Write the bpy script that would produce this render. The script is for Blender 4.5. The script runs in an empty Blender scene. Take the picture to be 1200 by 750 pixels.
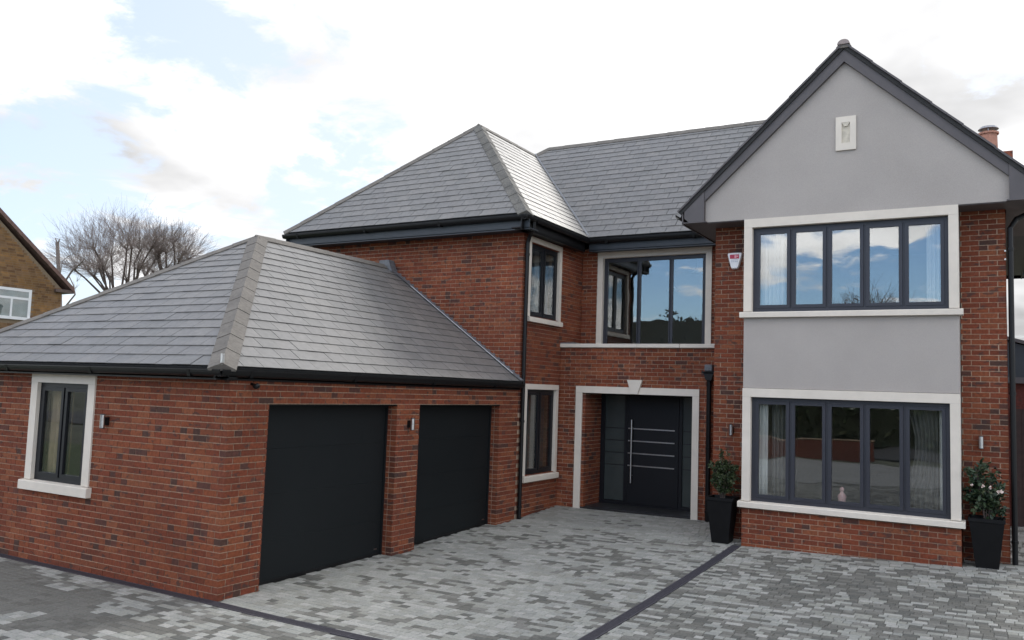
import bpy, math, random
from mathutils import Vector, Matrix, noise
from mathutils.geometry import intersect_line_plane
SC = bpy.context.scene
COL = SC.collection
V = Vector
# ------------------------------------------------------------------ camera
F_PX, YAW, PITCH, ROLL = 986.5, 30.005, 4.753, 1.935
CAM = V((7.476, -6.659, 2.43))
_y, _p, _r = map(math.radians, (YAW, PITCH, ROLL))
FW = V((-math.sin(_y) * math.cos(_p), math.cos(_y) * math.cos(_p), math.sin(_p)))
RT0 = V((math.cos(_y), math.sin(_y), 0)); UP0 = RT0.cross(FW)
RT = RT0 * math.cos(_r) + UP0 * math.sin(_r)
UP = UP0 * math.cos(_r) - RT0 * math.sin(_r)
cd = bpy.data.cameras.new("camera"); cam = bpy.data.objects.new("camera", cd); COL.objects.link(cam)
cd.sensor_width = 36; cd.lens = F_PX / 1200 * 36; cd.clip_start = 0.05; cd.clip_end = 3000
cam.matrix_world = Matrix(((RT.x, UP.x, -FW.x, CAM.x), (RT.y, UP.y, -FW.y, CAM.y), (RT.z, UP.z, -FW.z, CAM.z), (0, 0, 0, 1)))
SC.camera = cam


def at(px, py, ax, val):
    """point of the place seen at photo pixel px,py on the plane axis ax = val"""
    d = FW * F_PX + RT * (px - 600) + UP * (375 - py)
    return CAM + d * ((val - CAM[ax]) / d[ax])


def to_px(p):
    v = V(p) - CAM; z = v.dot(FW)
    if z < 0.1: return None
    return (600 + F_PX * v.dot(RT) / z, 375 - F_PX * v.dot(UP) / z)


# ------------------------------------------------------------------ light
SUN_EL, SUN_AZ = math.radians(40), math.radians(4)     # azimuth from +Y towards +X
SUN_DIR = V((math.sin(SUN_AZ) * math.cos(SUN_EL), math.cos(SUN_AZ) * math.cos(SUN_EL), math.sin(SUN_EL)))
world = bpy.data.worlds.new("World"); SC.world = world; world.use_nodes = True


def build_world():
    nt = world.node_tree; N = nt.nodes; L = nt.links; N.clear()
    def nd(t, **k):
        n = N.new(t)
        for a, b in k.items(): setattr(n, a, b)
        return n
    def math_(op, a, b=None, c=None, clamp=False):
        m = nd('ShaderNodeMath', operation=op, use_clamp=clamp)
        for i, q in enumerate((a, b, c)):
            if q is None: continue
            if isinstance(q, (int, float)): m.inputs[i].default_value = q
            else: L.new(q, m.inputs[i])
        return m.outputs[0]
    sky = nd('ShaderNodeTexSky', sky_type='NISHITA', sun_disc=False, sun_elevation=SUN_EL, sun_rotation=SUN_AZ,
             air_density=1.0, dust_density=1.2, ozone_density=1.0)
    skyc = nd('ShaderNodeMix', data_type='RGBA', blend_type='MULTIPLY'); skyc.inputs[0].default_value = 1
    L.new(sky.outputs[0], skyc.inputs[6]); skyc.inputs[7].default_value = (0.80, 0.95, 1.15, 1)
    tc = nd('ShaderNodeTexCoord')
    sep = nd('ShaderNodeSeparateXYZ'); L.new(tc.outputs['Generated'], sep.inputs[0])
    zc = math_('ADD', math_('MAXIMUM', sep.outputs[2], 0.0), 0.22)
    comb = nd('ShaderNodeCombineXYZ')
    L.new(math_('DIVIDE', sep.outputs[0], zc), comb.inputs[0]); L.new(math_('DIVIDE', sep.outputs[1], zc), comb.inputs[1])
    comb.inputs[2].default_value = 3.7
    n1 = nd('ShaderNodeTexNoise'); L.new(comb.outputs[0], n1.inputs['Vector'])
    n1.inputs['Scale'].default_value = 3.4; n1.inputs['Detail'].default_value = 11; n1.inputs['Roughness'].default_value = 0.62
    n1.inputs['Distortion'].default_value = 0.35
    # clear patches: directions where the cloud cover opens
    def blob(px, py, k, amp, d=None):
        if d is None: d = (FW * F_PX + RT * (px - 600) + UP * (375 - py)).normalized()
        vm = nd('ShaderNodeVectorMath', operation='DOT_PRODUCT'); L.new(tc.outputs['Generated'], vm.inputs[0]); vm.inputs[1].default_value = d
        return math_('MULTIPLY', math_('POWER', math_('MAXIMUM', vm.outputs['Value'], 0.0), k), amp)
    cover = n1.outputs['Fac']
    for dx, dy, dz, k, amp in ((-0.15, -0.97, 0.17, 60, 0.05), (-0.36, -0.92, 0.13, 90, 0.10), (0.08, -0.96, 0.28, 60, 0.06)):
        cover = math_('SUBTRACT', cover, blob(0, 0, k, amp, V((dx, dy, dz)).normalized()))
    for px, py, k, amp in ((200, 30, 160, 0.15), (320, 40, 260, 0.09), (450, 170, 400, 0.15), (60, 260, 160, 0.12), (330, 215, 600, 0.08), (1150, 60, 200, 0.10), (860, 110, 700, 0.08)):
        cover = math_('SUBTRACT', cover, blob(px, py, k, amp))
    for px, py, k, amp in ((650, 60, 14, 0.11), (60, 70, 350, 0.14), (235, 180, 300, 0.14), (700, 60, 40, 0.14), (1000, 100, 20, 0.08)):
        cover = math_('ADD', cover, blob(px, py, k, amp))
    # the sky opposite the sun is more open
    cover = math_('ADD', cover, math_('MULTIPLY', sep.outputs[1], 0.02))
    ramp = nd('ShaderNodeMapRange', interpolation_type='SMOOTHSTEP'); L.new(cover, ramp.inputs[0])
    ramp.inputs[1].default_value = 0.41; ramp.inputs[2].default_value = 0.55
    n2 = nd('ShaderNodeTexNoise'); L.new(comb.outputs[0], n2.inputs['Vector'])
    n2.inputs['Scale'].default_value = 1.5; n2.inputs['Detail'].default_value = 5
    cb = nd('ShaderNodeMapRange'); L.new(n2.outputs['Fac'], cb.inputs[0])
    cb.inputs[1].default_value = 0.38; cb.inputs[2].default_value = 0.6; cb.inputs[3].default_value = 0.43; cb.inputs[4].default_value = 0.72
    glow = blob(0, 0, 10, 0.25, SUN_DIR)
    # clouds away from the sun brightened, as added light on the front walls
    gr = nd('ShaderNodeMapRange', interpolation_type='SMOOTHSTEP'); L.new(sep.outputs[1], gr.inputs[0])
    gr.inputs[1].default_value = -0.5; gr.inputs[2].default_value = 0.35; gr.inputs[3].default_value = 2.1; gr.inputs[4].default_value = 1.0
    br = math_('ADD', math_('MULTIPLY', cb.outputs[0], gr.outputs[0]), glow)
    for px, py, k, amp in ((1150, 60, 60, 0.24), (60, 225, 120, 0.13), (620, 120, 260, 0.13), (1190, 330, 200, 0.2)): br = math_('SUBTRACT', br, blob(px, py, k, amp))
    cc = nd('ShaderNodeMix', data_type='RGBA'); L.new(ramp.outputs[0], cc.inputs[0])
    cl = nd('ShaderNodeVectorMath', operation='SCALE'); cl.inputs[0].default_value = (0.99, 0.988, 0.995); L.new(br, cl.inputs['Scale'])
    pale = nd('ShaderNodeVectorMath', operation='SCALE'); L.new(skyc.outputs[2], pale.inputs[0]); pale.inputs['Scale'].default_value = 0.115
    # thin high veil whitening the blue towards the sun
    veil = nd('ShaderNodeMapRange', interpolation_type='SMOOTHSTEP'); L.new(sep.outputs[1], veil.inputs[0])
    veil.inputs[1].default_value = -0.3; veil.inputs[2].default_value = 0.75; veil.inputs[3].default_value = 0.0; veil.inputs[4].default_value = 0.80
    vm = nd('ShaderNodeMix', data_type='RGBA'); L.new(veil.outputs[0], vm.inputs[0]); L.new(pale.outputs[0], vm.inputs[6]); vm.inputs[7].default_value = (0.42, 0.445, 0.475, 1)
    L.new(vm.outputs[2], cc.inputs[6]); L.new(cl.outputs[0], cc.inputs[7])
    bg = nd('ShaderNodeBackground'); L.new(cc.outputs[2], bg.inputs[0]); bg.inputs[1].default_value = 1.0
    out = nd('ShaderNodeOutputWorld'); L.new(bg.outputs[0], out.inputs[0])


build_world()
sl = bpy.data.lights.new("sun", 'SUN'); sl.energy = 0.9; sl.angle = math.radians(14); sl.color = (1, 0.96, 0.9)
so = bpy.data.objects.new("sun", sl); COL.objects.link(so)
so.rotation_euler = (-SUN_DIR).to_track_quat('-Z', 'Y').to_euler(); so.location = SUN_DIR * 60
SC.view_settings.view_transform = 'Standard'; SC.view_settings.look = 'None'
SC.view_settings.exposure = 1.06; SC.view_settings.gamma = 1.0

# ------------------------------------------------------------------ materials
MATS = {}


def mat(name, col=(0.5, 0.5, 0.5), rough=0.8, spec=0.5, metal=0.0, attr=False, nscale=20.0, namt=0.15, bump=0.0, bscale=60.0,
        big=0.0, bigscale=0.6, coat=0.0, blotch=False):
    if name in MATS: return MATS[name]
    m = bpy.data.materials.new(name); MATS[name] = m; m.use_nodes = True
    nt = m.node_tree; N = nt.nodes; L = nt.links; b = N['Principled BSDF']
    b.inputs['Roughness'].default_value = rough; b.inputs['Specular IOR Level'].default_value = spec
    b.inputs['Metallic'].default_value = metal; b.inputs['Coat Weight'].default_value = coat
    geo = N.new('ShaderNodeNewGeometry')
    def noise_(scale, det=4):
        n = N.new('ShaderNodeTexNoise'); L.new(geo.outputs['Position'], n.inputs['Vector'])
        n.inputs['Scale'].default_value = scale; n.inputs['Detail'].default_value = det
        return n.outputs['Fac']
    if attr:
        a = N.new('ShaderNodeAttribute'); a.attribute_name = 'Col'; c = a.outputs['Color']
    else:
        r = N.new('ShaderNodeRGB'); r.outputs[0].default_value = (*col, 1); c = r.outputs[0]
    def modulate(c, fac, lo, hi):
        mr = N.new('ShaderNodeMapRange'); L.new(fac, mr.inputs[0]); mr.inputs[1].default_value = 0.3; mr.inputs[2].default_value = 0.7
        mr.inputs[3].default_value = lo; mr.inputs[4].default_value = hi
        vm = N.new('ShaderNodeVectorMath'); vm.operation = 'SCALE'; L.new(c, vm.inputs[0]); L.new(mr.outputs[0], vm.inputs['Scale'])
        return vm.outputs[0]
    if namt: c = modulate(c, noise_(nscale), 1 - namt, 1 + namt)
    if big: c = modulate(c, noise_(bigscale, 3), 1 - big, 1 + big)
    if blotch:                                                       # burnt patches on the faces of the bricks
        mp = N.new('ShaderNodeMapping'); mp.inputs['Scale'].default_value = (8.5, 8.5, 15); L.new(geo.outputs['Position'], mp.inputs[0])
        n = N.new('ShaderNodeTexNoise'); L.new(mp.outputs[0], n.inputs['Vector']); n.inputs['Scale'].default_value = 1; n.inputs['Detail'].default_value = 3
        mr = N.new('ShaderNodeMapRange'); L.new(n.outputs['Fac'], mr.inputs[0]); mr.inputs[1].default_value = 0.595; mr.inputs[2].default_value = 0.65
        mr.inputs[3].default_value = 0.0; mr.inputs[4].default_value = 0.75
        mx = N.new('ShaderNodeMix'); mx.data_type = 'RGBA'; L.new(mr.outputs[0], mx.inputs[0]); L.new(c, mx.inputs[6]); mx.inputs[7].default_value = (0.055, 0.036, 0.032, 1); c = mx.outputs[2]
    L.new(c, b.inputs['Base Color'])
    if bump:
        bp = N.new('ShaderNodeBump'); bp.inputs['Strength'].default_value = 1.0; bp.inputs['Distance'].default_value = bump
        L.new(noise_(bscale, 5), bp.inputs['Height']); L.new(bp.outputs[0], b.inputs['Normal'])
    return m


def glass_mat(name, refl=0.3, tint=(0.93, 0.95, 0.94)):
    m = bpy.data.materials.new(name); MATS[name] = m; m.use_nodes = True
    nt = m.node_tree; N = nt.nodes; L = nt.links; N.clear()
    out = N.new('ShaderNodeOutputMaterial'); mx = N.new('ShaderNodeMixShader'); tr = N.new('ShaderNodeBsdfTransparent')
    gl = N.new('ShaderNodeBsdfGlossy'); gl.inputs['Roughness'].default_value = 0.0; tr.inputs[0].default_value = (*tint, 1)
    geo = N.new('ShaderNodeNewGeometry'); nz = N.new('ShaderNodeTexNoise'); nz.inputs['Scale'].default_value = 1.6; nz.inputs['Detail'].default_value = 1
    L.new(geo.outputs['Position'], nz.inputs['Vector'])
    bp = N.new('ShaderNodeBump'); bp.inputs['Distance'].default_value = 0.004; bp.inputs['Strength'].default_value = 0.5
    L.new(nz.outputs['Fac'], bp.inputs['Height']); L.new(bp.outputs[0], gl.inputs['Normal'])
    dp = N.new('ShaderNodeVectorMath'); dp.operation = 'DOT_PRODUCT'; L.new(geo.outputs['Incoming'], dp.inputs[0]); L.new(geo.outputs['Normal'], dp.inputs[1])
    ab = N.new('ShaderNodeMath'); ab.operation = 'ABSOLUTE'; L.new(dp.outputs['Value'], ab.inputs[0])
    iv = N.new('ShaderNodeMath'); iv.operation = 'SUBTRACT'; iv.inputs[0].default_value = 1; L.new(ab.outputs[0], iv.inputs[1])
    fr = N.new('ShaderNodeMath'); fr.operation = 'POWER'; L.new(iv.outputs[0], fr.inputs[0]); fr.inputs[1].default_value = 5
    mr = N.new('ShaderNodeMapRange'); L.new(fr.outputs[0], mr.inputs[0]); mr.inputs[1].default_value = 0.0; mr.inputs[2].default_value = 1.0
    mr.inputs[3].default_value = refl; mr.inputs[4].default_value = 1.0
    L.new(mr.outputs[0], mx.inputs[0]); L.new(tr.outputs[0], mx.inputs[1]); L.new(gl.outputs[0], mx.inputs[2]); L.new(mx.outputs[0], out.inputs[0])
    return m


M_BRICK = mat('red_brick', attr=True, blotch=True, rough=0.9, spec=0.25, nscale=30, namt=0.25, bump=0.005, bscale=80, big=0.17, bigscale=0.75)
M_MORTAR = mat('mortar', (0.37, 0.275, 0.20), rough=0.95, spec=0.2, nscale=30, namt=0.25, bump=0.003, big=0.28, bigscale=1.1)
M_SLATE = mat('grey_slate', attr=True, rough=0.42, spec=0.42, nscale=14, namt=0.13, bump=0.0016, bscale=45)
M_RIDGE = mat('concrete_ridge', (0.135, 0.122, 0.106), rough=0.8, nscale=25, namt=0.2, bump=0.003, big=0.12, bigscale=3)
M_RIDGE2 = mat('mossy_ridge', (0.115, 0.110, 0.098), rough=0.85, nscale=35, namt=0.35, bump=0.005, big=0.25, bigscale=4)
M_UNDER = mat('roof_underlay', (0.03, 0.03, 0.03), rough=0.9)
M_STONE = mat('cast_stone', (0.66, 0.60, 0.52), rough=0.8, spec=0.3, nscale=9, namt=0.03, big=0.05, bigscale=1.5)
M_RENDER = mat('grey_render', (0.385, 0.352, 0.325), rough=0.93, spec=0.2, nscale=140, namt=0.09, bump=0.003, bscale=180, big=0.05, bigscale=1.3)
M_FRAME = mat('anthracite_frame', (0.026, 0.027, 0.036), rough=0.42, nscale=3, namt=0.05)
M_FRAMED = mat('dark_window_frame', (0.011, 0.012, 0.015), rough=0.42, spec=0.3, nscale=3, namt=0.05)
M_BLACK = mat('black_plastic', (0.006, 0.006, 0.0065), spec=0.3, rough=0.4, nscale=6, namt=0.15)
M_FASCIA = mat('grey_fascia', (0.030, 0.037, 0.045), rough=0.5, nscale=5, namt=0.1)
M_BARGE = mat('anthracite_bargeboard', (0.085, 0.075, 0.076), rough=0.5, nscale=5, namt=0.08, big=0.06, bigscale=2)
M_DOOR = mat('anthracite_steel', (0.0085, 0.0105, 0.0115), spec=0.22, rough=0.55, nscale=160, namt=0.12, bump=0.0004, bscale=160, big=0.06, bigscale=1.2)
M_DOOR2 = mat('front_door_paint', (0.010, 0.0105, 0.013), spec=0.25, rough=0.42, nscale=4, namt=0.06)
M_STEEL = mat('brushed_steel', (0.55, 0.55, 0.55), rough=0.3, metal=1.0, nscale=40, namt=0.1)
M_LEAD = mat('lead_flashing', (0.12, 0.125, 0.135), rough=0.55, nscale=20, namt=0.25, bump=0.002)
M_LEADB = mat('bright_lead_edge', (0.62, 0.63, 0.65), rough=0.4, nscale=20, namt=0.15)
M_PAVE = mat('paving_block', attr=True, rough=0.78, spec=0.35, nscale=45, namt=0.16, bump=0.003, bscale=120, big=0.07, bigscale=1.5)
M_SAND = mat('joint_sand', (0.10, 0.10, 0.088), rough=0.95, nscale=60, namt=0.3)
M_DRAIN = mat('black_drain', (0.045, 0.042, 0.052), rough=0.6, nscale=30, namt=0.2)
M_GROUND = mat('earth_and_turf', (0.10, 0.105, 0.07), rough=0.95, nscale=3, namt=0.3, big=0.25, bigscale=0.2)
M_ROAD = mat('asphalt', (0.055, 0.055, 0.057), rough=0.9, nscale=60, namt=0.25)
M_POT = mat('black_planter', (0.006, 0.006, 0.0065), spec=0.2, rough=0.5, nscale=8, namt=0.2)
M_SOIL = mat('soil', (0.03, 0.022, 0.016), rough=1.0, nscale=40, namt=0.4, bump=0.01)
M_LEAF1 = mat('small_leaf', attr=True, rough=0.5, spec=0.4, nscale=20, namt=0.2)
M_BARK = mat('bark', (0.085, 0.065, 0.055), rough=0.95, nscale=12, namt=0.35, bump=0.01, bscale=30)
M_BARK2 = mat('pale_bark', (0.16, 0.13, 0.115), rough=0.95, nscale=12, namt=0.3)
M_TWIG = mat('twig', (0.19, 0.15, 0.135), rough=0.95, nscale=3, namt=0.3)
M_WHITE = mat('white_plastic', (0.78, 0.77, 0.78), rough=0.4, nscale=5, namt=0.03)
M_UPVC = mat('white_frame', (0.72, 0.73, 0.74), rough=0.4, nscale=5, namt=0.03)
M_RED = mat('red_panel', (0.42, 0.012, 0.05), rough=0.4, nscale=5, namt=0.05)
M_PINK = mat('pale_pink_print', (0.75, 0.32, 0.36), rough=0.4, nscale=5, namt=0.05)
M_GREYP = mat('grey_print', (0.38, 0.42, 0.50), rough=0.5, nscale=5, namt=0.05)
M_TERRA = mat('terracotta', (0.38, 0.19, 0.135), rough=0.85, nscale=20, namt=0.15)
M_METALCAP = mat('grey_metal_cap', (0.32, 0.32, 0.34), rough=0.4, metal=0.6)
M_ROOM = mat('room_wall', (0.30, 0.28, 0.26), rough=0.95, namt=0.05)
M_ROOMF = mat('room_floor', (0.09, 0.06, 0.045), rough=0.6, nscale=8, namt=0.3)
M_CURT = mat('net_curtain', (0.50, 0.49, 0.48), rough=0.95, nscale=8, namt=0.06)
M_DRAPE = mat('beige_drape', (0.36, 0.27, 0.18), rough=0.95, nscale=8, namt=0.12)
M_DRAPEG = mat('grey_drape', (0.13, 0.125, 0.12), rough=0.95, nscale=8, namt=0.12)
M_TILE = mat('dark_porch_tile', (0.025, 0.025, 0.027), rough=0.35, nscale=6, namt=0.3)
M_BROWNB = mat('brown_brick', attr=True, rough=0.9, spec=0.2, nscale=6, namt=0.2, big=0.18, bigscale=0.7)
M_MORTARB = mat('brown_mortar', (0.20, 0.15, 0.10), rough=0.95)
M_REDTILE = mat('weathered_clay_tile', (0.15, 0.09, 0.075), rough=0.9, nscale=8, namt=0.3)
M_TIMBER = mat('dark_stained_timber', (0.035, 0.018, 0.015), rough=0.7, nscale=12, namt=0.3)
M_FROST = mat('frosted_glass', (0.042, 0.052, 0.051), rough=0.22, spec=0.6, nscale=2, namt=0.12)
M_HEDGE = mat('hedge_leaf', attr=True, rough=0.7, nscale=3, namt=0.3)
M_GLASS = glass_mat('window_glass', 0.175)
M_GLASSL = glass_mat('clear_window_glass', 0.10)


# ------------------------------------------------------------------ mesh helpers
class MB:
    def __init__(s): s.v = []; s.f = []; s.c = []

    def add(s, vs, fs, c=None):
        o = len(s.v); s.v.extend(tuple(q) for q in vs); s.f.extend(tuple(i + o for i in f) for f in fs); s.c.extend([c] * len(fs)); return s

    def box(s, a, b, c=None):
        x0, y0, z0 = [min(p, q) for p, q in zip(a, b)]; x1, y1, z1 = [max(p, q) for p, q in zip(a, b)]
        return s.add([(x0, y0, z0), (x1, y0, z0), (x1, y1, z0), (x0, y1, z0), (x0, y0, z1), (x1, y0, z1), (x1, y1, z1), (x0, y1, z1)],
                     [(0, 3, 2, 1), (4, 5, 6, 7), (0, 1, 5, 4), (1, 2, 6, 5), (2, 3, 7, 6), (3, 0, 4, 7)], c)

    def bbox(s, a, b, e=0.006, c=None):
        """box with chamfered edges"""
        x0, y0, z0 = [min(p, q) for p, q in zip(a, b)]; x1, y1, z1 = [max(p, q) for p, q in zip(a, b)]
        vs = []; fs = []
        def vid(p): vs.append(p); return len(vs) - 1
        X = (x0, x1); Y = (y0, y1); Z = (z0, z1); I = {}
        for i in (0, 1):
            for j in (0, 1):
                for k in (0, 1):
                    sx = e if i == 0 else -e; sy = e if j == 0 else -e; sz = e if k == 0 else -e
                    I[i, j, k, 0] = vid((X[i], Y[j] + sy, Z[k] + sz)); I[i, j, k, 1] = vid((X[i] + sx, Y[j], Z[k] + sz)); I[i, j, k, 2] = vid((X[i] + sx, Y[j] + sy, Z[k]))
        for i in (0, 1):
            q = [I[i, 0, 0, 0], I[i, 1, 0, 0], I[i, 1, 1, 0], I[i, 0, 1, 0]]; fs.append(q if i else q[::-1])
            q = [I[0, i, 0, 1], I[1, i, 0, 1], I[1, i, 1, 1], I[0, i, 1, 1]]; fs.append(q[::-1] if i else q)
            q = [I[0, 0, i, 2], I[1, 0, i, 2], I[1, 1, i, 2], I[0, 1, i, 2]]; fs.append(q if i else q[::-1])
        for i in (0, 1):
            for j in (0, 1):
                f = (i + j) % 2
                q = [I[i, j, 0, 0], I[i, j, 1, 0], I[i, j, 1, 1], I[i, j, 0, 1]]; fs.append(q if f else q[::-1])
                q = [I[i, 0, j, 0], I[i, 1, j, 0], I[i, 1, j, 2], I[i, 0, j, 2]]; fs.append(q[::-1] if f else q)
                q = [I[0, i, j, 1], I[1, i, j, 1], I[1, i, j, 2], I[0, i, j, 2]]; fs.append(q if f else q[::-1])
        for i in (0, 1):
            for j in (0, 1):
                for k in (0, 1):
                    q = [I[i, j, k, 0], I[i, j, k, 1], I[i, j, k, 2]]; fs.append(q if (i + j + k) % 2 else q[::-1])
        return s.add(vs, fs, c)

    def prism(s, pts, ext, c=None):
        pts = [V(p) for p in pts]; ext = V(ext); n = len(pts)
        nrm = V((0, 0, 0))
        for i in range(n): nrm += pts[i].cross(pts[(i + 1) % n])
        if nrm.dot(ext) > 0: pts = pts[::-1]
        return s.add(pts + [p + ext for p in pts], [tuple(range(n)), tuple(range(2 * n - 1, n - 1, -1))] + [(i, i + n, (i + 1) % n + n, (i + 1) % n) for i in range(n)], c)

    def tube(s, pts, rad, sides=8, c=None, cap=True):
        pts = [V(p) for p in pts]; n = len(pts); o = []; up = None
        if isinstance(rad, (int, float)): rad = [rad] * n
        vs = []
        for i, p in enumerate(pts):
            t = (pts[min(i + 1, n - 1)] - pts[max(i - 1, 0)]).normalized()
            if up is None: up = V((0, 0, 1)) if abs(t.z) < 0.9 else V((1, 0, 0))
            a = t.cross(up).normalized(); b = a.cross(t); up = b
            for k in range(sides):
                w = 2 * math.pi * k / sides; vs.append(p + (a * math.cos(w) + b * math.sin(w)) * rad[i])
        fs = []
        for i in range(n - 1):
            for k in range(sides):
                k2 = (k + 1) % sides; fs.append((i * sides + k, i * sides + k2, (i + 1) * sides + k2, (i + 1) * sides + k))
        if cap: fs += [tuple(range(sides - 1, -1, -1)), tuple(range((n - 1) * sides, n * sides))]
        return s.add(vs, fs, c)

    def mesh(s, name, m=None, smooth=False):
        me = bpy.data.meshes.new(name); me.from_pydata(s.v, [], s.f)
        if m: me.materials.append(m)
        if any(c is not None for c in s.c):
            at_ = me.color_attributes.new('Col', 'FLOAT_COLOR', 'CORNER'); buf = []
            for f, c in zip(s.f, s.c):
                buf += list((*(c or (0.5, 0.5, 0.5)), 1)) * len(f)
            at_.data.foreach_set('color', buf)
        if smooth: me.polygons.foreach_set('use_smooth', [True] * len(me.polygons))
        me.update(); return me

    def build(s, name, m=None, parent=None, smooth=False, kind=None, label=None, cat=None, group=None):
        o = bpy.data.objects.new(name, s.mesh(name, m, smooth)); COL.objects.link(o)
        return tag(o, parent, kind, label, cat, group)


def tag(o, parent=None, kind=None, label=None, cat=None, group=None):
    if parent is not None: o.parent = parent; o.matrix_parent_inverse = Matrix.Identity(4); o.matrix_basis = parent_inv(parent) @ o.matrix_basis
    if kind: o['kind'] = kind
    if label: o['label'] = label
    if cat: o['category'] = cat
    if group: o['group'] = group
    return o


def wmat(o):
    return (wmat(o.parent) @ o.matrix_basis) if o.parent else o.matrix_basis.copy()


def parent_inv(p): return wmat(p).inverted()


def empty(name, loc=(0, 0, 0), parent=None, **k):
    o = bpy.data.objects.new(name, None); COL.objects.link(o); o.empty_display_size = 0.2
    o.matrix_basis = Matrix.Translation(V(loc))
    return tag(o, parent, **k)


def gz(x, y):
    y = min(max(y, 0), 12); x = min(max(x, 0), 9)
    return 0.0032 * y * y + 0.0022 * x * x


# ------------------------------------------------------------------ small pieces (bricks, slates, pavers)
PIECES = {'brick': [], 'slate': [], 'paver': []}


def clip_poly(poly, a, b, keep_left=True):
    """clip 2D polygon with the half plane left of a->b"""
    out = []; n = len(poly)
    def side(p): return (b[0] - a[0]) * (p[1] - a[1]) - (b[1] - a[1]) * (p[0] - a[0])
    for i in range(n):
        p, q = poly[i], poly[(i + 1) % n]; sp, sq = side(p), side(q)
        if sp >= 0: out.append(p)
        if (sp >= 0) != (sq >= 0):
            t = sp / (sp - sq); out.append((p[0] + (q[0] - p[0]) * t, p[1] + (q[1] - p[1]) * t))
    return out


def area2(poly):
    return 0.5 * sum(poly[i][0] * poly[(i + 1) % len(poly)][1] - poly[(i + 1) % len(poly)][0] * poly[i][1] for i in range(len(poly)))


def piece(kind, poly, O, U, W, N, t, col, owner, mat_, bevel=0.0, vis=True):
    """prism: polygon (2D, ccw in U,W) front face at O, back at -N*t"""
    p0 = poly[0]; loc = [(p[0] - p0[0], p[1] - p0[1]) for p in poly]
    org = O + U * p0[0] + W * p0[1]
    pix = [to_px(org + U * a + W * b) for a, b in loc]
    score = 0
    if vis and all(pix):
        cx = sum(p[0] for p in pix) / len(pix); cy = sum(p[1] for p in pix) / len(pix)
        if 0 < cx < 1200 and 0 < cy < 750 and N.dot(CAM - org) > 0: score = abs(area2(pix))
    PIECES[kind].append((score, loc, org, U, W, N, t, col, owner, mat_, bevel))


def piece_mesh(mb, loc, org, U, W, N, t, col, bevel):
    n = len(loc)
    if bevel and n == 4:
        cx = sum(p[0] for p in loc) / n; cy = sum(p[1] for p in loc) / n
        ins = [(a + (bevel if a < cx else -bevel), b + (bevel if b < cy else -bevel)) for a, b in loc]
        vs = [org + U * a + W * b for a, b in ins] + [org + U * a + W * b - N * bevel * 0.8 for a, b in loc] + [org + U * a + W * b - N * t for a, b in loc]
        fs = [(0, 1, 2, 3)] + [(i + 4, (i + 1) % 4 + 4, (i + 1) % 4, i) for i in range(4)] + [(i + 8, (i + 1) % 4 + 8, (i + 1) % 4 + 4, i + 4) for i in range(4)]
    else:
        vs = [org + U * a + W * b for a, b in loc] + [org + U * a + W * b - N * t for a, b in loc]
        fs = [tuple(range(n))] + [(i + n, (i + 1) % n + n, (i + 1) % n, i) for i in range(n)] + [tuple(range(2 * n - 1, n - 1, -1))]
    mb.add(vs, fs, col)


def flush(kind, single_name, stuff_name, stuff_parent, limit=298):
    P = sorted(PIECES[kind], key=lambda q: -q[0]); cache = {}
    for sc, loc, org, U, W, N, t, col, owner, m, bev in P[:limit]:
        key = (tuple((round(a, 3), round(b, 3)) for a, b in loc), round(t, 3), col, m.name)
        if key not in cache:
            mb = MB(); piece_mesh(mb, loc, V((0, 0, 0)), V((1, 0, 0)), V((0, 1, 0)), V((0, 0, 1)), t, col, bev); cache[key] = mb.mesh(single_name, m)
        o = bpy.data.objects.new(single_name, cache[key]); COL.objects.link(o)
        o.matrix_basis = Matrix(((U.x, W.x, N.x, org.x), (U.y, W.y, N.y, org.y), (U.z, W.z, N.z, org.z), (0, 0, 0, 1)))
        tag(o, owner)
    by = {}
    for q in P[limit:]: by.setdefault(q[9].name, []).append(q)
    for mn, qs in by.items():
        mb = MB()
        for sc, loc, org, U, W, N, t, col, owner, m, bev in qs: piece_mesh(mb, loc, org, U, W, N, t, col, bev)
        mb.build(stuff_name, MATS[mn], stuff_parent, kind='stuff')


# ------------------------------------------------------------------ brick walls
rb = random.Random(7)
RED = [(0.188, 0.051, 0.025), (0.176, 0.046, 0.023), (0.203, 0.058, 0.026), (0.16, 0.043, 0.022), (0.184, 0.053, 0.028), (0.145, 0.041, 0.022), (0.215, 0.066, 0.031), (0.167, 0.05, 0.028), (0.194, 0.06, 0.03), (0.221, 0.073, 0.035)]
DARK = [(0.075, 0.038, 0.029), (0.085, 0.038, 0.029), (0.095, 0.040, 0.030), (0.11, 0.042, 0.030)]
H = 0.075
house = empty('house', (0, 0, 0), label='modern red brick detached house with grey slate roofs, rendered gable and double garage', cat='house')


def brick_col(p):
    n = noise.noise(V(p) * 0.8)
    if rb.random() < 0.085 + 0.16 * max(n, 0): return rb.choice(DARK)
    return rb.choice(RED)


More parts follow.
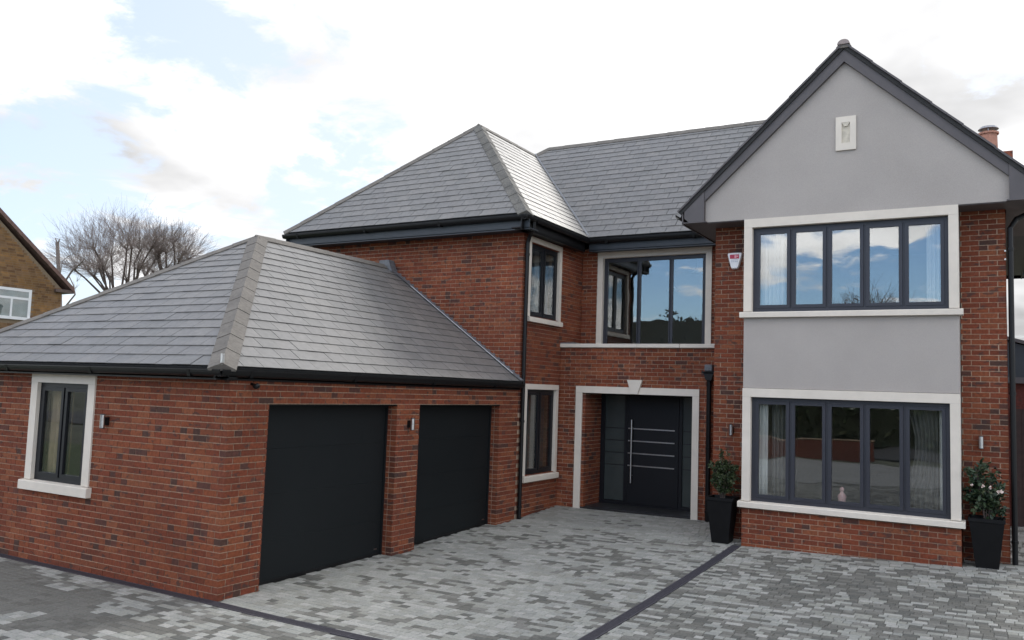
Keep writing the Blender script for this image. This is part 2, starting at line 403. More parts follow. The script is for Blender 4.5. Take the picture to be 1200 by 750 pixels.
def brick_wall(name, O, U, N, L, z0, z1, openings=(), start=0, bw=0.10, slab=0.25, keep=None, ztop=None, vis=True, backslab=True, endlap=True, cols=None, m=None, mm=None, single=None):
    """O corner at z=0 level, U along the wall, N outward. openings (u0,u1,z0,z1). ztop(u) wall top profile"""
    O = V(O); U = V(U); N = V(N); Z = V((0, 0, 1)); m = m or M_BRICK
    # mortar backing, split around the openings
    sops = [(o[0] - 0.008, o[1] + 0.008, o[2], o[3] + (0.008 if o[3] < z1 else 0)) for o in openings]
    us = sorted(set([0, L] + [q for o in sops for q in o[:2] if 0 < q < L])); zs = sorted(set([z0, z1] + [q for o in sops for q in o[2:4] if z0 < q < z1]))
    mb = MB()
    for i in range(len(us) - 1):
        for j in range(len(zs) - 1):
            uc, zc = (us[i] + us[i + 1]) / 2, (zs[j] + zs[j + 1]) / 2
            if any(o[0] < uc < o[1] and o[2] < zc < o[3] for o in sops): continue
            a, b = us[i], us[i + 1]
            if a == 0: a = 0.009
            if b == L: b = L - 0.009
            pts = [O + U * a + Z * zs[j], O + U * b + Z * zs[j], O + U * b + Z * zs[j + 1], O + U * a + Z * zs[j + 1]]
            if ztop:
                pts[2].z = min(pts[2].z, ztop(b)); pts[3].z = min(pts[3].z, ztop(a))
                if ztop(uc) <= zs[j]: continue
            mb.prism([p - N * 0.006 for p in pts], -N * slab)
    wall = mb.build(name, mm or M_MORTAR, house)
    k0 = int(math.floor(z0 / H)); k1 = int(math.ceil(z1 / H))
    for k in range(k0, k1):
        zb = k * H; zt = zb + H - 0.010
        zb_, zt_ = max(zb, z0), min(zt, z1)
        if zt_ - zb_ < 0.012: continue
        hd = (k + start) % 2
        u = 0.0; edges = []
        first = 0.1025 if hd else 0.215
        if hd and endlap: edges.append((0.1125, 0.1125 + 0.215 - 0.1125 + 0.1125)); u = 0.3375
        elif hd: edges.append((0, 0.1025)); u = 0.1125
        else: edges.append((0, 0.215)); u = 0.225
        while u < L - 0.02: edges.append((u, min(u + 0.215, L))); u += 0.225
        if single: edges = [single]
        for a, b in edges:
            b = min(b, L)
            segs = [(a, b)]
            for o in openings:
                if o[2] < (zb_ + zt_) / 2 < o[3]:
                    ns = []
                    for s, e in segs:
                        if o[1] <= s or o[0] >= e: ns.append((s, e)); continue
                        if s < o[0]: ns.append((s, o[0]))
                        if e > o[1]: ns.append((o[1], e))
                    segs = ns
            for s, e in segs:
                if e - s < 0.015: continue
                if ztop and ztop((s + e) / 2) < zt_: continue
                j = rb.uniform(-0.0012, 0.0012)
                sc = rb.choice(cols) if cols else brick_col(O + U * s + Z * zb_)
                if sc in DARK and e - s > 0.2 and rb.random() < 0.75:          # snapped header pairs: one burnt, one red
                    mid = (s + e) / 2; sc2 = rb.choice(RED); lo, hi = ((s, mid), (mid, e)) if rb.random() < 0.5 else ((mid, e), (s, mid))
                    piece('brick', [(hi[0], zb_), (hi[1], zb_), (hi[1], zt_), (hi[0], zt_)], O + N * j, U, Z, N, bw, sc2, wall, m, vis=vis); s, e = lo
                piece('brick', [(s, zb_), (e, zb_), (e, zt_), (s, zt_)], O + N * j, U, Z, N, bw, sc, wall, m, vis=vis)
    return wall


X_, Y_, Z_ = V((1, 0, 0)), V((0, 1, 0)), V((0, 0, 1))
# garage
GT = 2.146
brick_wall('garage_wall', (0, 0, 0), -X_, -Y_, 6.05, -0.15, 2.56, [(2.535, 3.70, 0.88, 2.40)], start=0)
brick_wall('garage_wall', (0, 0, 0), Y_, X_, 6.60, -0.15, 2.56, [(0.606, 3.08, -1, GT), (3.626, 5.967, -1, GT)], start=1)
for yy, s in ((0.606, 0), (3.08, 1), (3.626, 0), (5.967, 1)):       # door reveals
    if s: brick_wall('door_reveal', (0, yy, 0), -X_, -Y_, 0.34, -0.1, GT, start=1, slab=0.15, single=(0.111, 0.33))
    else: brick_wall('door_reveal', (-0.34, yy, 0), X_, Y_, 0.34, -0.1, GT, start=1, slab=0.15, single=(0.0, 0.229), vis=False)
# wing: front wall over the garage, side wall with two windows
PORCH = 8.253; UPW = 9.166
brick_wall('wing_wall', (0, 6.61, 0), -X_, -Y_, 5.33, 2.1, 5.42, start=0, vis=True)
brick_wall('wing_wall', (0, 6.61, 0), Y_, X_, UPW - 6.61, -0.1, 5.42, [(0.275, 1.50, 0.86, 2.47), (0.275, 1.495, 3.79, 5.20)], start=1)
# entrance wall (ground floor) and recessed wall above it
brick_wall('entrance_wall', (0, PORCH, 0), X_, -Y_, 3.45, -0.1, 3.30, [(0.42, 2.76, -1, 2.50)], start=1, endlap=False)
brick_wall('entrance_wall', (0, UPW, 0), X_, -Y_, 3.45, 3.3, 5.42, [(0.44, 2.67, 3.2, 5.25)], start=1, endlap=False)
brick_wall('porch_reveal', (0.57, PORCH, 0), Y_, X_, 0.80, 0.0, 2.5, start=1, slab=0.15, endlap=False)
brick_wall('porch_reveal', (2.72, PORCH + 0.80, 0), -Y_, -X_, 0.80, 0.0, 2.5, start=1, slab=0.15, vis=False)
# gable wing
GY = 7.0; GX0, GX1 = 3.45, 7.61; BX1 = 7.034
brick_wall('gable_wall', (GX0, GY, 0), X_, -Y_, 0.60, -0.05, 5.26, start=0)
brick_wall('gable_wall', (GX1, GY, 0), -X_, -Y_, GX1 - BX1, -0.05, 5.26, start=0)
brick_wall('gable_wall', (GX0, GY, 0), Y_, -X_, 2.2, -0.05, 5.4, start=1, vis=False)
brick_wall('gable_wall', (GX1, GY, 0), Y_, X_, 8.3, -0.05, 5.4, start=1, vis=False)
# bay plinth
BY = 6.528; BX0, BX1 = 4.05, 7.034
brick_wall('bay_wall', (BX0, BY, 0), X_, -Y_, BX1 - BX0, -0.05, 0.745, start=0)
brick_wall('bay_wall', (BX0, BY, 0), Y_, -X_, GY - BY, -0.05, 0.745, start=1, slab=0.2, vis=False)
brick_wall('bay_wall', (BX1, BY, 0), Y_, X_, GY - BY, -0.05, 0.745, start=1, slab=0.2, vis=False)
# walls at the back and far side (plain backing plus bricks on the left)
brick_wall('garage_wall', (-6.05, 6.6, 0), -Y_, -X_, 6.6, -0.15, 2.56, start=1, vis=False)
brick_wall('wing_wall', (-5.33, 15.3, 0), -Y_, -X_, 8.69, -0.1, 5.42, start=1, vis=False)
brick_wall('back_wall', (7.61, 15.3, 0), -X_, Y_, 12.94, -0.1, 5.42, start=1, vis=False)

# ------------------------------------------------------------------ roofs
rs = random.Random(11)
SL = [(0.154, 0.15, 0.144), (0.147, 0.142, 0.137), (0.163, 0.157, 0.15), (0.14, 0.137, 0.131), (0.159, 0.153, 0.145), (0.151, 0.147, 0.142), (0.169, 0.162, 0.153)]
GAUGE = 0.22; SW = 0.305
roof = empty('roof', (0, 0, 0), house)


def roof_face(pts, eave_a, eave_b, vis=True, gauge=GAUGE):
    """pts 3D polygon (convex). eave_a -> eave_b along the eave so that the slope rises to the left of it seen from outside"""
    pts = [V(p) for p in pts]; A = V(eave_a); U = (V(eave_b) - A).normalized()
    far = max(pts, key=lambda p: (p - A).cross(U).length)
    W = (far - A) - U * (far - A).dot(U); W.normalize(); N = U.cross(W)
    poly = [((p - A).dot(U), (p - A).dot(W)) for p in pts]
    if area2(poly) < 0: poly = poly[::-1]
    mb = MB(); mb.prism([A + U * a + W * b + N * -0.012 for a, b in poly], -N * 0.05); mb.build('roof_deck', M_UNDER, roof)
    umin, umax = min(p[0] for p in poly), max(p[0] for p in poly); vmax = max(p[1] for p in poly)
    Wt = (W * gauge - N * 0.010).normalized(); Nt = U.cross(Wt)
    k = 0; v = -0.0
    while v < vmax - 0.02:
        u = umin - SW + (SW / 2 if k % 2 else 0) + 0.0
        while u < umax:
            w0 = u + rs.uniform(0.0, 0.004)
            q = [(w0, v), (u + SW - 0.005, v), (u + SW - 0.005, v + gauge + 0.012), (w0, v + gauge + 0.012)]
            for i in range(len(poly)):
                if len(q) < 3: break
                q = clip_poly(q, poly[i], poly[(i + 1) % len(poly)])
            if len(q) >= 3 and area2(q) > 0.0008:
                lift = rs.uniform(0, 0.003) + (0.003 if rs.random() < 0.05 else 0)
                piece('slate', [(a, b - v) for a, b in q], A + W * v + N * (0.015 + lift), U, Wt, Nt, 0.007, rs.choice(SL), roof, M_SLATE, vis=vis)
            u += SW
        v += gauge; k += 1
    return N


def ridge_tiles(p0, p1, nA, nB, n, m=M_RIDGE, w=0.13, name='ridge_tile', start_cap=True):
    """overlapping angular tiles from p0 (low) to p1 (high)"""
    p0 = V(p0); p1 = V(p1); d = (p1 - p0); Lt = d.length / n; d.normalize()
    def down(nn, other):
        e = d.cross(nn).normalized()
        if e.dot(other) > 0: e = -e
        return e
    up = (nA + nB).normalized(); eA = down(nA, nB); eB = down(nB, nA)
    if eA.dot(nB) > 0: eA = -eA
    sec = [eA * w - nA * 0.004, eA * w + nA * 0.020, eA * 0.04 + nA * 0.026, up * 0.034, eB * 0.04 + nB * 0.026, eB * w + nB * 0.020, eB * w - nB * 0.004]
    mb = MB(); ns = len(sec); vs = []
    for k, (t, lift) in enumerate(((0, 0.009), (Lt * 0.985, 0.003), (Lt * 1.03, -0.004))):
        for q in sec: vs.append(q + d * t + up * lift)
    fs = [tuple(range(ns))[::-1], tuple(range(2 * ns, 3 * ns))]
    for r in range(2):
        for i in range(ns - 1): fs.append((r * ns + i, r * ns + i + 1, (r + 1) * ns + i + 1, (r + 1) * ns + i))
        fs.append((r * ns + ns - 1, r * ns, (r + 1) * ns, (r + 1) * ns + ns - 1))
    mb.add(vs, fs); me = mb.mesh(name, m)
    for k in range(n):
        o = bpy.data.objects.new(name, me); COL.objects.link(o)
        o.matrix_basis = Matrix.Translation(p0 + d * Lt * k + up * rs.uniform(0, 0.004)); tag(o, roof)


# garage roof
gE, gS, gZ0 = 0.086, -0.206, 2.583; gRX, gRY, gRZ = -3.067, 3.133, 4.801; gL = -6.22; gEnd = 6.60
nGe = roof_face([(gL, gS, gZ0), (gE, gS, gZ0), (gRX, gRY, gRZ)], (gL, gS, gZ0), (gE, gS, gZ0))
nGx = roof_face([(gE, gS, gZ0), (gE, gEnd, gZ0), (gRX, gEnd, gRZ), (gRX, gRY, gRZ)], (gE, gS, gZ0), (gE, gEnd, gZ0))
nGl = roof_face([(gL, gEnd, gZ0), (gL, gS, gZ0), (gRX, gRY, gRZ), (gRX, gEnd, gRZ)], (gL, gEnd, gZ0), (gL, gS, gZ0), vis=False)
ridge_tiles((gE, gS, gZ0), (gRX, gRY, gRZ), nGe, nGx, 12, w=0.16, name='hip_tile')
ridge_tiles((gL, gS, gZ0), (gRX, gRY, gRZ), nGl, nGe, 12, name='hip_tile')
ridge_tiles((gRX, gEnd - 0.02, gRZ), (gRX, gRY - 0.05, gRZ), nGl, nGx, 8, name='ridge_tile')
mb = MB(); hp = V((gE, gS, gZ0)); mb.box((gE - 0.02, gS - 0.01, gZ0 + 0.02), (gE + 0.01, gS + 0.02, gZ0 + 0.14)); mb.build('hip_iron', M_STEEL, roof)
# wing and main roofs
wE, wS, wZ = 0.269, 6.195, 5.58; wRX, wRY, wRZ = -2.666, 9.115, 8.399; wL = -5.601
mY, mRY, mRZ = 8.816, 12.009, 8.599; mRL, mRR, mR = -2.391, 4.85, 8.05
pm = (mRZ - wZ) / (mRY - mY)
wEndY = mY + (wRZ - wZ) / pm
nWf = roof_face([(wL, wS, wZ), (wE, wS, wZ), (wRX, wRY, wRZ)], (wL, wS, wZ), (wE, wS, wZ))
nWx = roof_face([(wE, wS, wZ), (wE, mY, wZ), (wRX, wEndY, wRZ), (wRX, wRY, wRZ)], (wE, wS, wZ), (wE, mY, wZ))
gE0, gZg, gRX2, gRZ2 = 2.988, 5.42, 5.535, 7.82; gMir = 2 * gRX2 - gE0
gyR = mY + (gRZ2 - wZ) / pm
gp = (gRZ2 - gZg) / (gRX2 - gE0)
nM = roof_face([(wE, mY, wZ), (gE0 + (wZ - gZg) / gp, mY, wZ), (gRX2, gyR, gRZ2), (mRR, mRY, mRZ), (mRL, mRY, mRZ), (wRX, wEndY, wRZ)], (wE, mY, wZ), (3.0, mY, wZ))
bY = 2 * mRY - mY
nWl = roof_face([(wL, bY, wZ), (wL, wS, wZ), (wRX, wRY, wRZ), (wRX, wEndY, wRZ), (mRL, mRY, mRZ)], (wL, bY, wZ), (wL, wS, wZ), vis=False, gauge=0.44)
nMr = roof_face([(mR, mY, wZ), (mR, bY, wZ), (mRR, mRY, mRZ)], (mR, mY, wZ), (mR, bY, wZ), vis=False, gauge=0.44)
nMb = roof_face([(mR, bY, wZ), (wL, bY, wZ), (mRL, mRY, mRZ), (mRR, mRY, mRZ)], (mR, bY, wZ), (wL, bY, wZ), vis=False, gauge=0.44)
FRY = BY - 0.10                                                   # verge of the gable roof
nGa = roof_face([(gE0, 9.0, gZg), (gE0, FRY, gZg), (gRX2, FRY, gRZ2), (gRX2, gyR, gRZ2)], (gE0, 9.0, gZg), (gE0, FRY, gZg), vis=False)
nGb = roof_face([(gMir, FRY, gZg), (gMir, 9.0, gZg), (gRX2, gyR, gRZ2), (gRX2, FRY, gRZ2)], (gMir, FRY, gZg), (gMir, 9.0, gZg), vis=False)
ridge_tiles((wE, wS, wZ), (wRX, wRY, wRZ), nWf, nWx, 12, M_RIDGE2, w=0.16, name='hip_tile')
ridge_tiles((wL, wS, wZ), (wRX, wRY, wRZ), nWl, nWf, 12, name='hip_tile')
ridge_tiles((wRX, wEndY, wRZ), (wRX, wRY - 0.04, wRZ), nWl, nWx, 6)
ridge_tiles((mRL, mRY, mRZ), (mRR, mRY, mRZ), nM, nMb, 16)
ridge_tiles((wRX, wEndY + 0.02, wRZ), (mRL, mRY, mRZ), nWl, nM, 1, name='hip_tile')
ridge_tiles((mR, mY, wZ), (mRR, mRY, mRZ), nM, nMr, 12, name='hip_tile')
ridge_tiles((gRX2, FRY - 0.02, gRZ2), (gRX2, gyR, gRZ2), nGa, nGb, 11)
# valley leads
mb = MB(); a = V((wE, mY, wZ + 0.055)); b = V((wRX, wEndY, wRZ + 0.055)); s = V((0.05, -0.05, 0)).normalized() * 0.035
mb.prism([a - s, a + s, b + s, b - s], V((0, 0, 0.008))); mb.build('valley_lead', M_LEADB, roof)
# lead flashing between garage roof and wing wall: apron strip, stepped cover pieces and saddle
yw = 6.6; flash = MB(); bright = MB()
sl_g = V((gRX - gE, 0, gRZ - gZ0)); Lg = sl_g.length; dg = sl_g.normalized(); ng = V((-dg.z, 0, dg.x)); ng = ng if ng.z > 0 else -ng
A = V((gE, yw, gZ0)) + ng * 0.03
flash.prism([A, A + dg * Lg, A + dg * Lg - Y_ * 0.13, A - Y_ * 0.13], ng * 0.006)
bright.prism([A - Y_ * 0.135 + ng * 0.006 + dg * 0.2, A - Y_ * 0.135 + ng * 0.006 + dg * Lg * 0.8, A + dg * Lg * 0.8 - Y_ * 0.115 + ng * 0.006, A - Y_ * 0.115 + dg * 0.2 + ng * 0.006], ng * 0.006)
nst = int((gRZ - gZ0) / H) + 1
for k in range(nst):
    z = math.ceil(gZ0 / H) * H + k * H - 0.005; x0 = gE - (z - gZ0) / (gRZ - gZ0) * (gE - gRX)
    xs = H * (gE - gRX) / (gRZ - gZ0)
    if z + 0.0 > gRZ: break
    flash.box((x0 - 0.02, yw + 0.005, z - 0.03), (x0 - xs - 0.03, yw - 0.008 - 0.001 * (k % 2), z + H + 0.02))
flash.build('stepped_flashing', M_LEAD, roof); bright.build('flashing_edge', M_LEADB, roof)
mb = MB(); mb.prism([(gRX - 0.16, yw - 0.01, gRZ - 0.07), (gRX + 0.22, yw - 0.01, gRZ - 0.12), (gRX + 0.12, yw - 0.01, gRZ + 0.12), (gRX - 0.1, yw - 0.01, gRZ + 0.12)], (0, -0.17, -0.0)); mb.build('lead_saddle', M_LEAD, roof)

# eaves: gutter, fascia, soffit
def eave(a, b, out, wallface, z, fm, fh=0.20, gh=0.055, ends=(0, 0), drop=0.05, fdepth=0.06, soff=True, gm=None):
    """a->b eave edge at roof edge; out = outward unit; wallface = distance from roof edge back to the wall"""
    a = V(a); b = V(b); out = V(out); d = (b - a).normalized(); n = 10
    g = MB(); vs = []
    for P in (a, b):
        c = P + out * 0.0 + Z_ * (-drop + 0.0); ring = []
        for k in range(9):
            w = math.pi * k / 8; ring.append(c + out * (-math.cos(w)) * gh * 1.05 - Z_ * math.sin(w) * gh * 1.25)
        ring.append(c + out * gh * 1.05 + Z_ * 0.012); ring.append(c + out * gh * 0.9 + Z_ * 0.012)
        for k in range(7, 0, -1):
            w = math.pi * k / 8; ring.append(c + out * (-math.cos(w)) * gh * 0.9 - Z_ * math.sin(w) * gh * 1.1)
        vs += ring
    m_ = len(vs) // 2; fs = [tuple(range(m_)), tuple(range(2 * m_ - 1, m_ - 1, -1))] + [(i, (i + 1) % m_, (i + 1) % m_ + m_, i + m_) for i in range(m_)]
    g.add(vs, fs)
    L_ = (b - a).length; k = 0.4
    while k < L_:                                                   # union brackets
        p = a + d * k; q = [p + out * gh * 1.15 + Z_ * (-drop + 0.004), p - out * gh * 1.1 - Z_ * drop, p - out * gh * 1.0 - Z_ * (drop + gh * 1.4), p + out * gh * 0.8 - Z_ * (drop + gh * 1.35)]
        g.prism([x for x in q], d * 0.05); k += 1.8
    g.build('gutter', gm or M_BLACK, roof)
    f = MB(); f0 = a - out * fdepth - Z_ * 0.02; f1 = b - out * fdepth - Z_ * 0.02
    f.prism([f0, f1, f1 - Z_ * fh, f0 - Z_ * fh], -out * 0.02); f.build('fascia', fm, roof)
    if soff:
        s_ = MB(); f0 = a - out * fdepth - Z_ * (fh - 0.0); f1 = b - out * fdepth - Z_ * (fh - 0.0); w = wallface - fdepth
        s_.prism([f0, f1, f1 - out * w, f0 - out * w], Z_ * 0.015); s_.build('soffit', fm, roof)


eave((gL, gS, gZ0), (gE + 0.03, gS, gZ0), -Y_, 0.2, gZ0, M_BLACK, fh=0.13, gh=0.055, drop=0.045)
eave((gE, gS - 0.03, gZ0), (gE, gEnd, gZ0), X_, 0.086, gZ0, M_BLACK, fh=0.13, gh=0.055, drop=0.045, fdepth=0.055)
eave((wL, wS, wZ), (wE + 0.04, wS, wZ), -Y_, 0.41, wZ, M_FASCIA, fh=0.27, gh=0.058)
eave((wE, wS - 0.04, wZ), (wE, mY, wZ), X_, 0.269, wZ, M_BLACK, fh=0.27, gh=0.058)
eave((wE, mY, wZ), (gE0 + 0.10, mY, wZ), -Y_, 0.36, wZ, M_FASCIA, fh=0.26, gh=0.058)
eave((gL, gEnd, gZ0), (gL, gS, gZ0), -X_, 0.17, gZ0, M_BLACK, fh=0.13)
eave((wL, bY, wZ), (wL, wS, wZ), -X_, 0.27, wZ, M_FASCIA, fh=0.27)
eave((mR, 9.2, wZ), (mR, bY, wZ), X_, 0.44, wZ, M_FASCIA, fh=0.27)
eave((gE0, FRY + 0.02, gZg), (gE0, 8.95, gZg), -X_, 0.46, gZg, M_BARGE, fh=0.19, gh=0.05)
eave((gMir, FRY + 0.02, gZg), (gMir, 9.3, gZg), X_, 0.46, gZg, M_BARGE, fh=0.19, gh=0.05)
eave((mR, bY, wZ), (wL, bY, wZ), Y_, 0.5, wZ, M_FASCIA, fh=0.27)

# ------------------------------------------------------------------ rendered gable, bargeboards
gw = empty('gable', (gRX2, BY, 5.2), house)
mb = MB()
mb.prism([(3.416, BY - 0.004, 5.238), (7.656, BY - 0.004, 5.238), (7.656, BY - 0.004, 5.60), (gRX2, BY - 0.004, 7.64), (3.416, BY - 0.004, 5.60)], (0, 0.3, 0)); mb.build('gable_render', M_RENDER, gw)
mb = MB(); mb.box((3.39, BY + 0.01, 5.225), (7.68, GY + 0.05, 5.237)); mb.build('gable_soffit', M_BARGE, gw)
BT = 0.036                                                          # bargeboards
for sx in (-1, 1):
    def bx(x): return gRX2 + sx * x
    hw = gRX2 - gE0
    mb = MB()                                                        # sloping board
    top = lambda x: gRZ2 - gp * x - 0.022
    xi = gRX2 - 3.416
    mb.prism([(bx(0), BY - 0.07, top(0)), (bx(0), BY - 0.07, top(0) - 0.255), (bx(xi), BY - 0.07, top(xi) - 0.225), (bx(xi), BY - 0.07, top(xi))], (0, 0.07, 0))
    mb.build('bargeboard', M_BARGE, gw)
    mb = MB()                                                        # box end
    mb.prism([(bx(xi + 0.002), BY - 0.085, top(xi)), (bx(xi + 0.002), BY - 0.085, 5.228), (bx(hw - 0.19), BY - 0.085, 5.228), (bx(hw - 0.10), BY - 0.085, 5.31), (bx(hw - 0.10), BY - 0.085, top(hw - 0.10))], (0, 0.5, 0))
    mb.build('box_end', M_BARGE, gw)
    mb = MB()                                                        # dry verge units
    Lv = math.hypot(hw, gRZ2 - gZg); nv = 13; dv = V((sx * hw, 0, gZg - gRZ2)).normalized(); nv_ = V((sx * gp, 0, 1)).normalized()
    for k in range(nv):
        p = V((gRX2, BY - 0.125, gRZ2)) + dv * (Lv * k / nv) + nv_ * (0.012 + 0.004 * (k % 2)); q = p + dv * (Lv / nv * 1.01)
        mb.prism([p, q + nv_ * 0.006, q - nv_ * 0.022, p - nv_ * 0.024], (0, 0.10, 0))
    mb.build('dry_verge', M_BARGE, gw)
mb = MB()                                                            # round ridge end cap
c = V((gRX2, BY - 0.14, gRZ2 - 0.03)); seg = 14
mb.prism([c + V((math.cos(math.pi * k / seg) * 0.088, 0, math.sin(math.pi * k / seg) * 0.075)) for k in range(seg + 1)], (0, 0.3, 0)); mb.build('ridge_end_cap', mat('pale_end_cap', (0.30, 0.25, 0.235), rough=0.8), gw)
vent = empty('gable_vent', (5.555, BY, 6.19), gw)
mb = MB(); X0, X1, Z0, Z1, y0 = 5.412, 5.698, 6.185, 6.700, BY - 0.035
mb.box((X0, y0, Z0), (X0 + 0.085, BY, Z1)); mb.box((X1 - 0.085, y0, Z0), (X1, BY, Z1)); mb.box((X0 + 0.085, y0, Z1 - 0.09), (X1 - 0.085, BY, Z1)); mb.box((X0 + 0.085, y0, Z0), (X1 - 0.085, BY, Z0 + 0.11))
mb.build('frame', M_STONE, vent)
mb = MB(); mb.prism([(X0 + 0.085, BY - 0.012, Z0 + 0.11), (X1 - 0.085, BY - 0.012, Z0 + 0.11), (X1 - 0.085, BY - 0.012, Z1 - 0.09), (X0 + 0.085, BY - 0.012, Z1 - 0.09)], (0, 0.004, 0))
mb.prism([(X0 + 0.085, y0 + 0.002, Z1 - 0.092), (X1 - 0.085, y0 + 0.002, Z1 - 0.092), (5.575, y0 + 0.002, Z1 - 0.15), (5.535, y0 + 0.002, Z1 - 0.15)], (0, 0.02, 0))
mb.build('recess_panel', mat('vent_stone', (0.56, 0.51, 0.42), rough=0.85), vent)
# bay panels and cheeks
mb = MB(); mb.box((BX0 + 0.002, BY + 0.002, 2.588), (BX1 - 0.002, BY + 0.25, 3.68)); mb.build('bay_render', M_RENDER, house)
mb = MB()
for x in (BX0, BX1 - 0.12):
    mb.box((x + 0.004, BY + 0.13, 0.73), (x + 0.116, GY + 0.1, 2.60)); mb.box((x + 0.004, BY + 0.26, 2.6), (x + 0.116, GY + 0.1, 3.68)); mb.box((x + 0.004, BY + 0.13, 3.68), (x + 0.116, GY + 0.1, 5.23))
mb.build('bay_cheek', M_RENDER, house)

# ------------------------------------------------------------------ windows
def window(O, U, N, x0, x1, z0, z1, cols, sur=0.125, head=0.135, sill=True, sillh=0.095, splits=None, gm=None, rev=0.07, deep=0.13, sash=0.05, fr=0.055, sillext=0.05, sur_bottom=None, label=None, fm=None):
    """opening x0..x1, z0..z1 (outer edge of the dark frame) measured on the wall through O"""
    O = V(O); U = V(U); N = V(N); gm = gm or M_GLASS; fm = fm or M_FRAME
    w = empty('window', O + U * x0 + Z_ * z0, house, label=label)
    def bx(mb, a, b, c, d, n0, n1):  # u0,u1,z0,z1,depths
        mb.prism([O + U * a + Z_ * c + N * n0, O + U * b + Z_ * c + N * n0, O + U * b + Z_ * d + N * n0, O + U * a + Z_ * d + N * n0], N * (n1 - n0))
    P = 0.022
    for a, b in ((x0 - sur, x0), (x1, x1 + sur)):
        mb = MB(); bx(mb, a, b, z0, z1, -deep, P); mb.build('jamb', M_STONE, w)
    mb = MB(); bx(mb, x0 - sur, x1 + sur, z1 + 0.0015, z1 + head, -deep, P + 0.002); mb.build('head', M_STONE, w)
    if sill:
        mb = MB(); a, b = x0 - sur - sillext, x1 + sur + sillext
        q = [(P + 0.05, z0 - sillh), (P + 0.05, z0 - 0.022), (P + 0.042, z0 - 0.012), (-deep, z0 + 0.004), (-deep, z0 - sillh)]
        mb.prism([O + U * a + N * n + Z_ * z for n, z in q], U * (b - a)); mb.build('sill', M_STONE, w)
    f = MB(); r0, r1 = -rev - 0.07, -rev
    bx(f, x0, x0 + fr, z0, z1, r0, r1); bx(f, x1 - fr, x1, z0, z1, r0, r1); bx(f, x0 + fr, x1 - fr, z1 - fr, z1, r0, r1); bx(f, x0 + fr, x1 - fr, z0, z0 + fr, r0, r1)
    W = x1 - x0 - 2 * fr; splits = splits or [i / cols for i in range(1, cols)]
    ed = [x0 + fr] + [x0 + fr + W * s for s in splits] + [x1 - fr]; mw = 0.016
    for e in ed[1:-1]: bx(f, e - mw, e + mw, z0 + fr, z1 - fr, r0, r1 - 0.008)
    f.build('frame', fm, w)
    for i in range(len(ed) - 1):
        a = ed[i] + (mw if i else 0); b = ed[i + 1] - (mw if i < len(ed) - 2 else 0); c, d = z0 + fr, z1 - fr; s = MB()
        n0, n1 = r0 + 0.005, r1 + 0.010; e = 0.002
        bx(s, a + e, a + sash, c + e, d - e, n0, n1); bx(s, b - sash, b - e, c + e, d - e, n0, n1); bx(s, a + sash, b - sash, d - sash, d - e, n0, n1); bx(s, a + sash, b - sash, c + e, c + sash, n0, n1)
        s.build('casement', fm, w)
        g = MB(); bx(g, a + sash - 0.004, b - sash + 0.004, c + sash - 0.004, d - sash + 0.004, r1 - 0.018, r1 - 0.012); g.build('pane', gm, w)
    return w


window((0, 0, 0), -X_, -Y_, 2.55, 3.645, 1.04, 2.32, 2, sur=0.14, head=0.125, sillh=0.13, gm=M_GLASSL, fm=M_FRAMED, rev=0.03)
window((0, 0, 0), Y_, X_, 6.905, 8.08, 0.88, 2.455, 2, sur=0.095, head=0.10, sillh=0.11, sillext=0.01, gm=M_GLASSL, splits=[0.5], fm=M_FRAMED, rev=0.04)
window((0, 0, 0), Y_, X_, 6.905, 8.08, 3.80, 5.19, 2, sur=0.09, head=0.10, sillh=0.10, sillext=0.01, gm=M_GLASS, fm=M_FRAMED, rev=0.04)
window((0, UPW, 0), X_, -Y_, 0.47, 2.63, 3.36, 5.20, 3, sur=0.118, head=0.125, sill=False, splits=[0.345, 0.675], sash=0.022, fr=0.06)
window((0, BY, 0), X_, -Y_, 4.174, 6.91, 3.775, 5.10, 5)
window((0, BY, 0), X_, -Y_, 4.174, 6.91, 0.86, 2.448, 5, gm=M_GLASSL)
# coping ledge over the entrance wall, with lead corner
mb = MB(); x = -0.0
cop = [0.0, 0.78, 1.62, 2.45, 3.12]
for i in range(4):
    c = MB(); c.bbox((cop[i] + 0.003, PORCH - 0.045, 3.303), (cop[i + 1] - 0.003, UPW + 0.01, 3.375), 0.005); c.build('coping', M_STONE, house)
c = MB(); c.bbox((3.123, PORCH - 0.045, 3.303), (3.45, UPW + 0.01, 3.374), 0.005); c.build('coping', M_STONE, house)
mb = MB(); mb.box((0.0, PORCH - 0.02, 3.376), (0.30, UPW, 3.40)); mb.build('lead_tray', M_LEAD, house)

# ------------------------------------------------------------------ entrance
ent = empty('entrance', (1.6, PORCH, 0.2), house)
DZ = 2.425; dx0, dx1 = 0.507, 2.70; P0 = PORCH - 0.03
for a, b in ((dx0 - 0.137, dx0), (dx1, dx1 + 0.125)):
    z = 0.1
    mb = MB(); mb.prism([(a, P0, z), (b, P0, z), (b, P0, DZ), (a, P0, DZ)], (0, 0.17, 0)); mb.build('door_jamb', M_STONE, ent)
mb = MB(); mb.box((dx0 - 0.137, P0 - 0.002, DZ + 0.0015), (dx1 + 0.125, PORCH + 0.14, 2.555)); mb.build('door_head', M_STONE, ent)
mb = MB(); mb.prism([(1.440, P0 - 0.03, 2.695), (1.740, P0 - 0.03, 2.695), (1.655, P0 - 0.03, 2.430), (1.525, P0 - 0.03, 2.430)], (0, 0.09, 0)); mb.build('keystone', M_STONE, ent)
mb = MB(); mb.box((dx0 - 0.05, PORCH + 0.1, -0.05), (dx1 + 0.05, 9.1, 0.262)); mb.box((dx0 + 0.002, PORCH - 0.01, 0.0), (dx1 - 0.002, PORCH + 0.1, 0.252)); mb.build('threshold', M_TILE, ent)
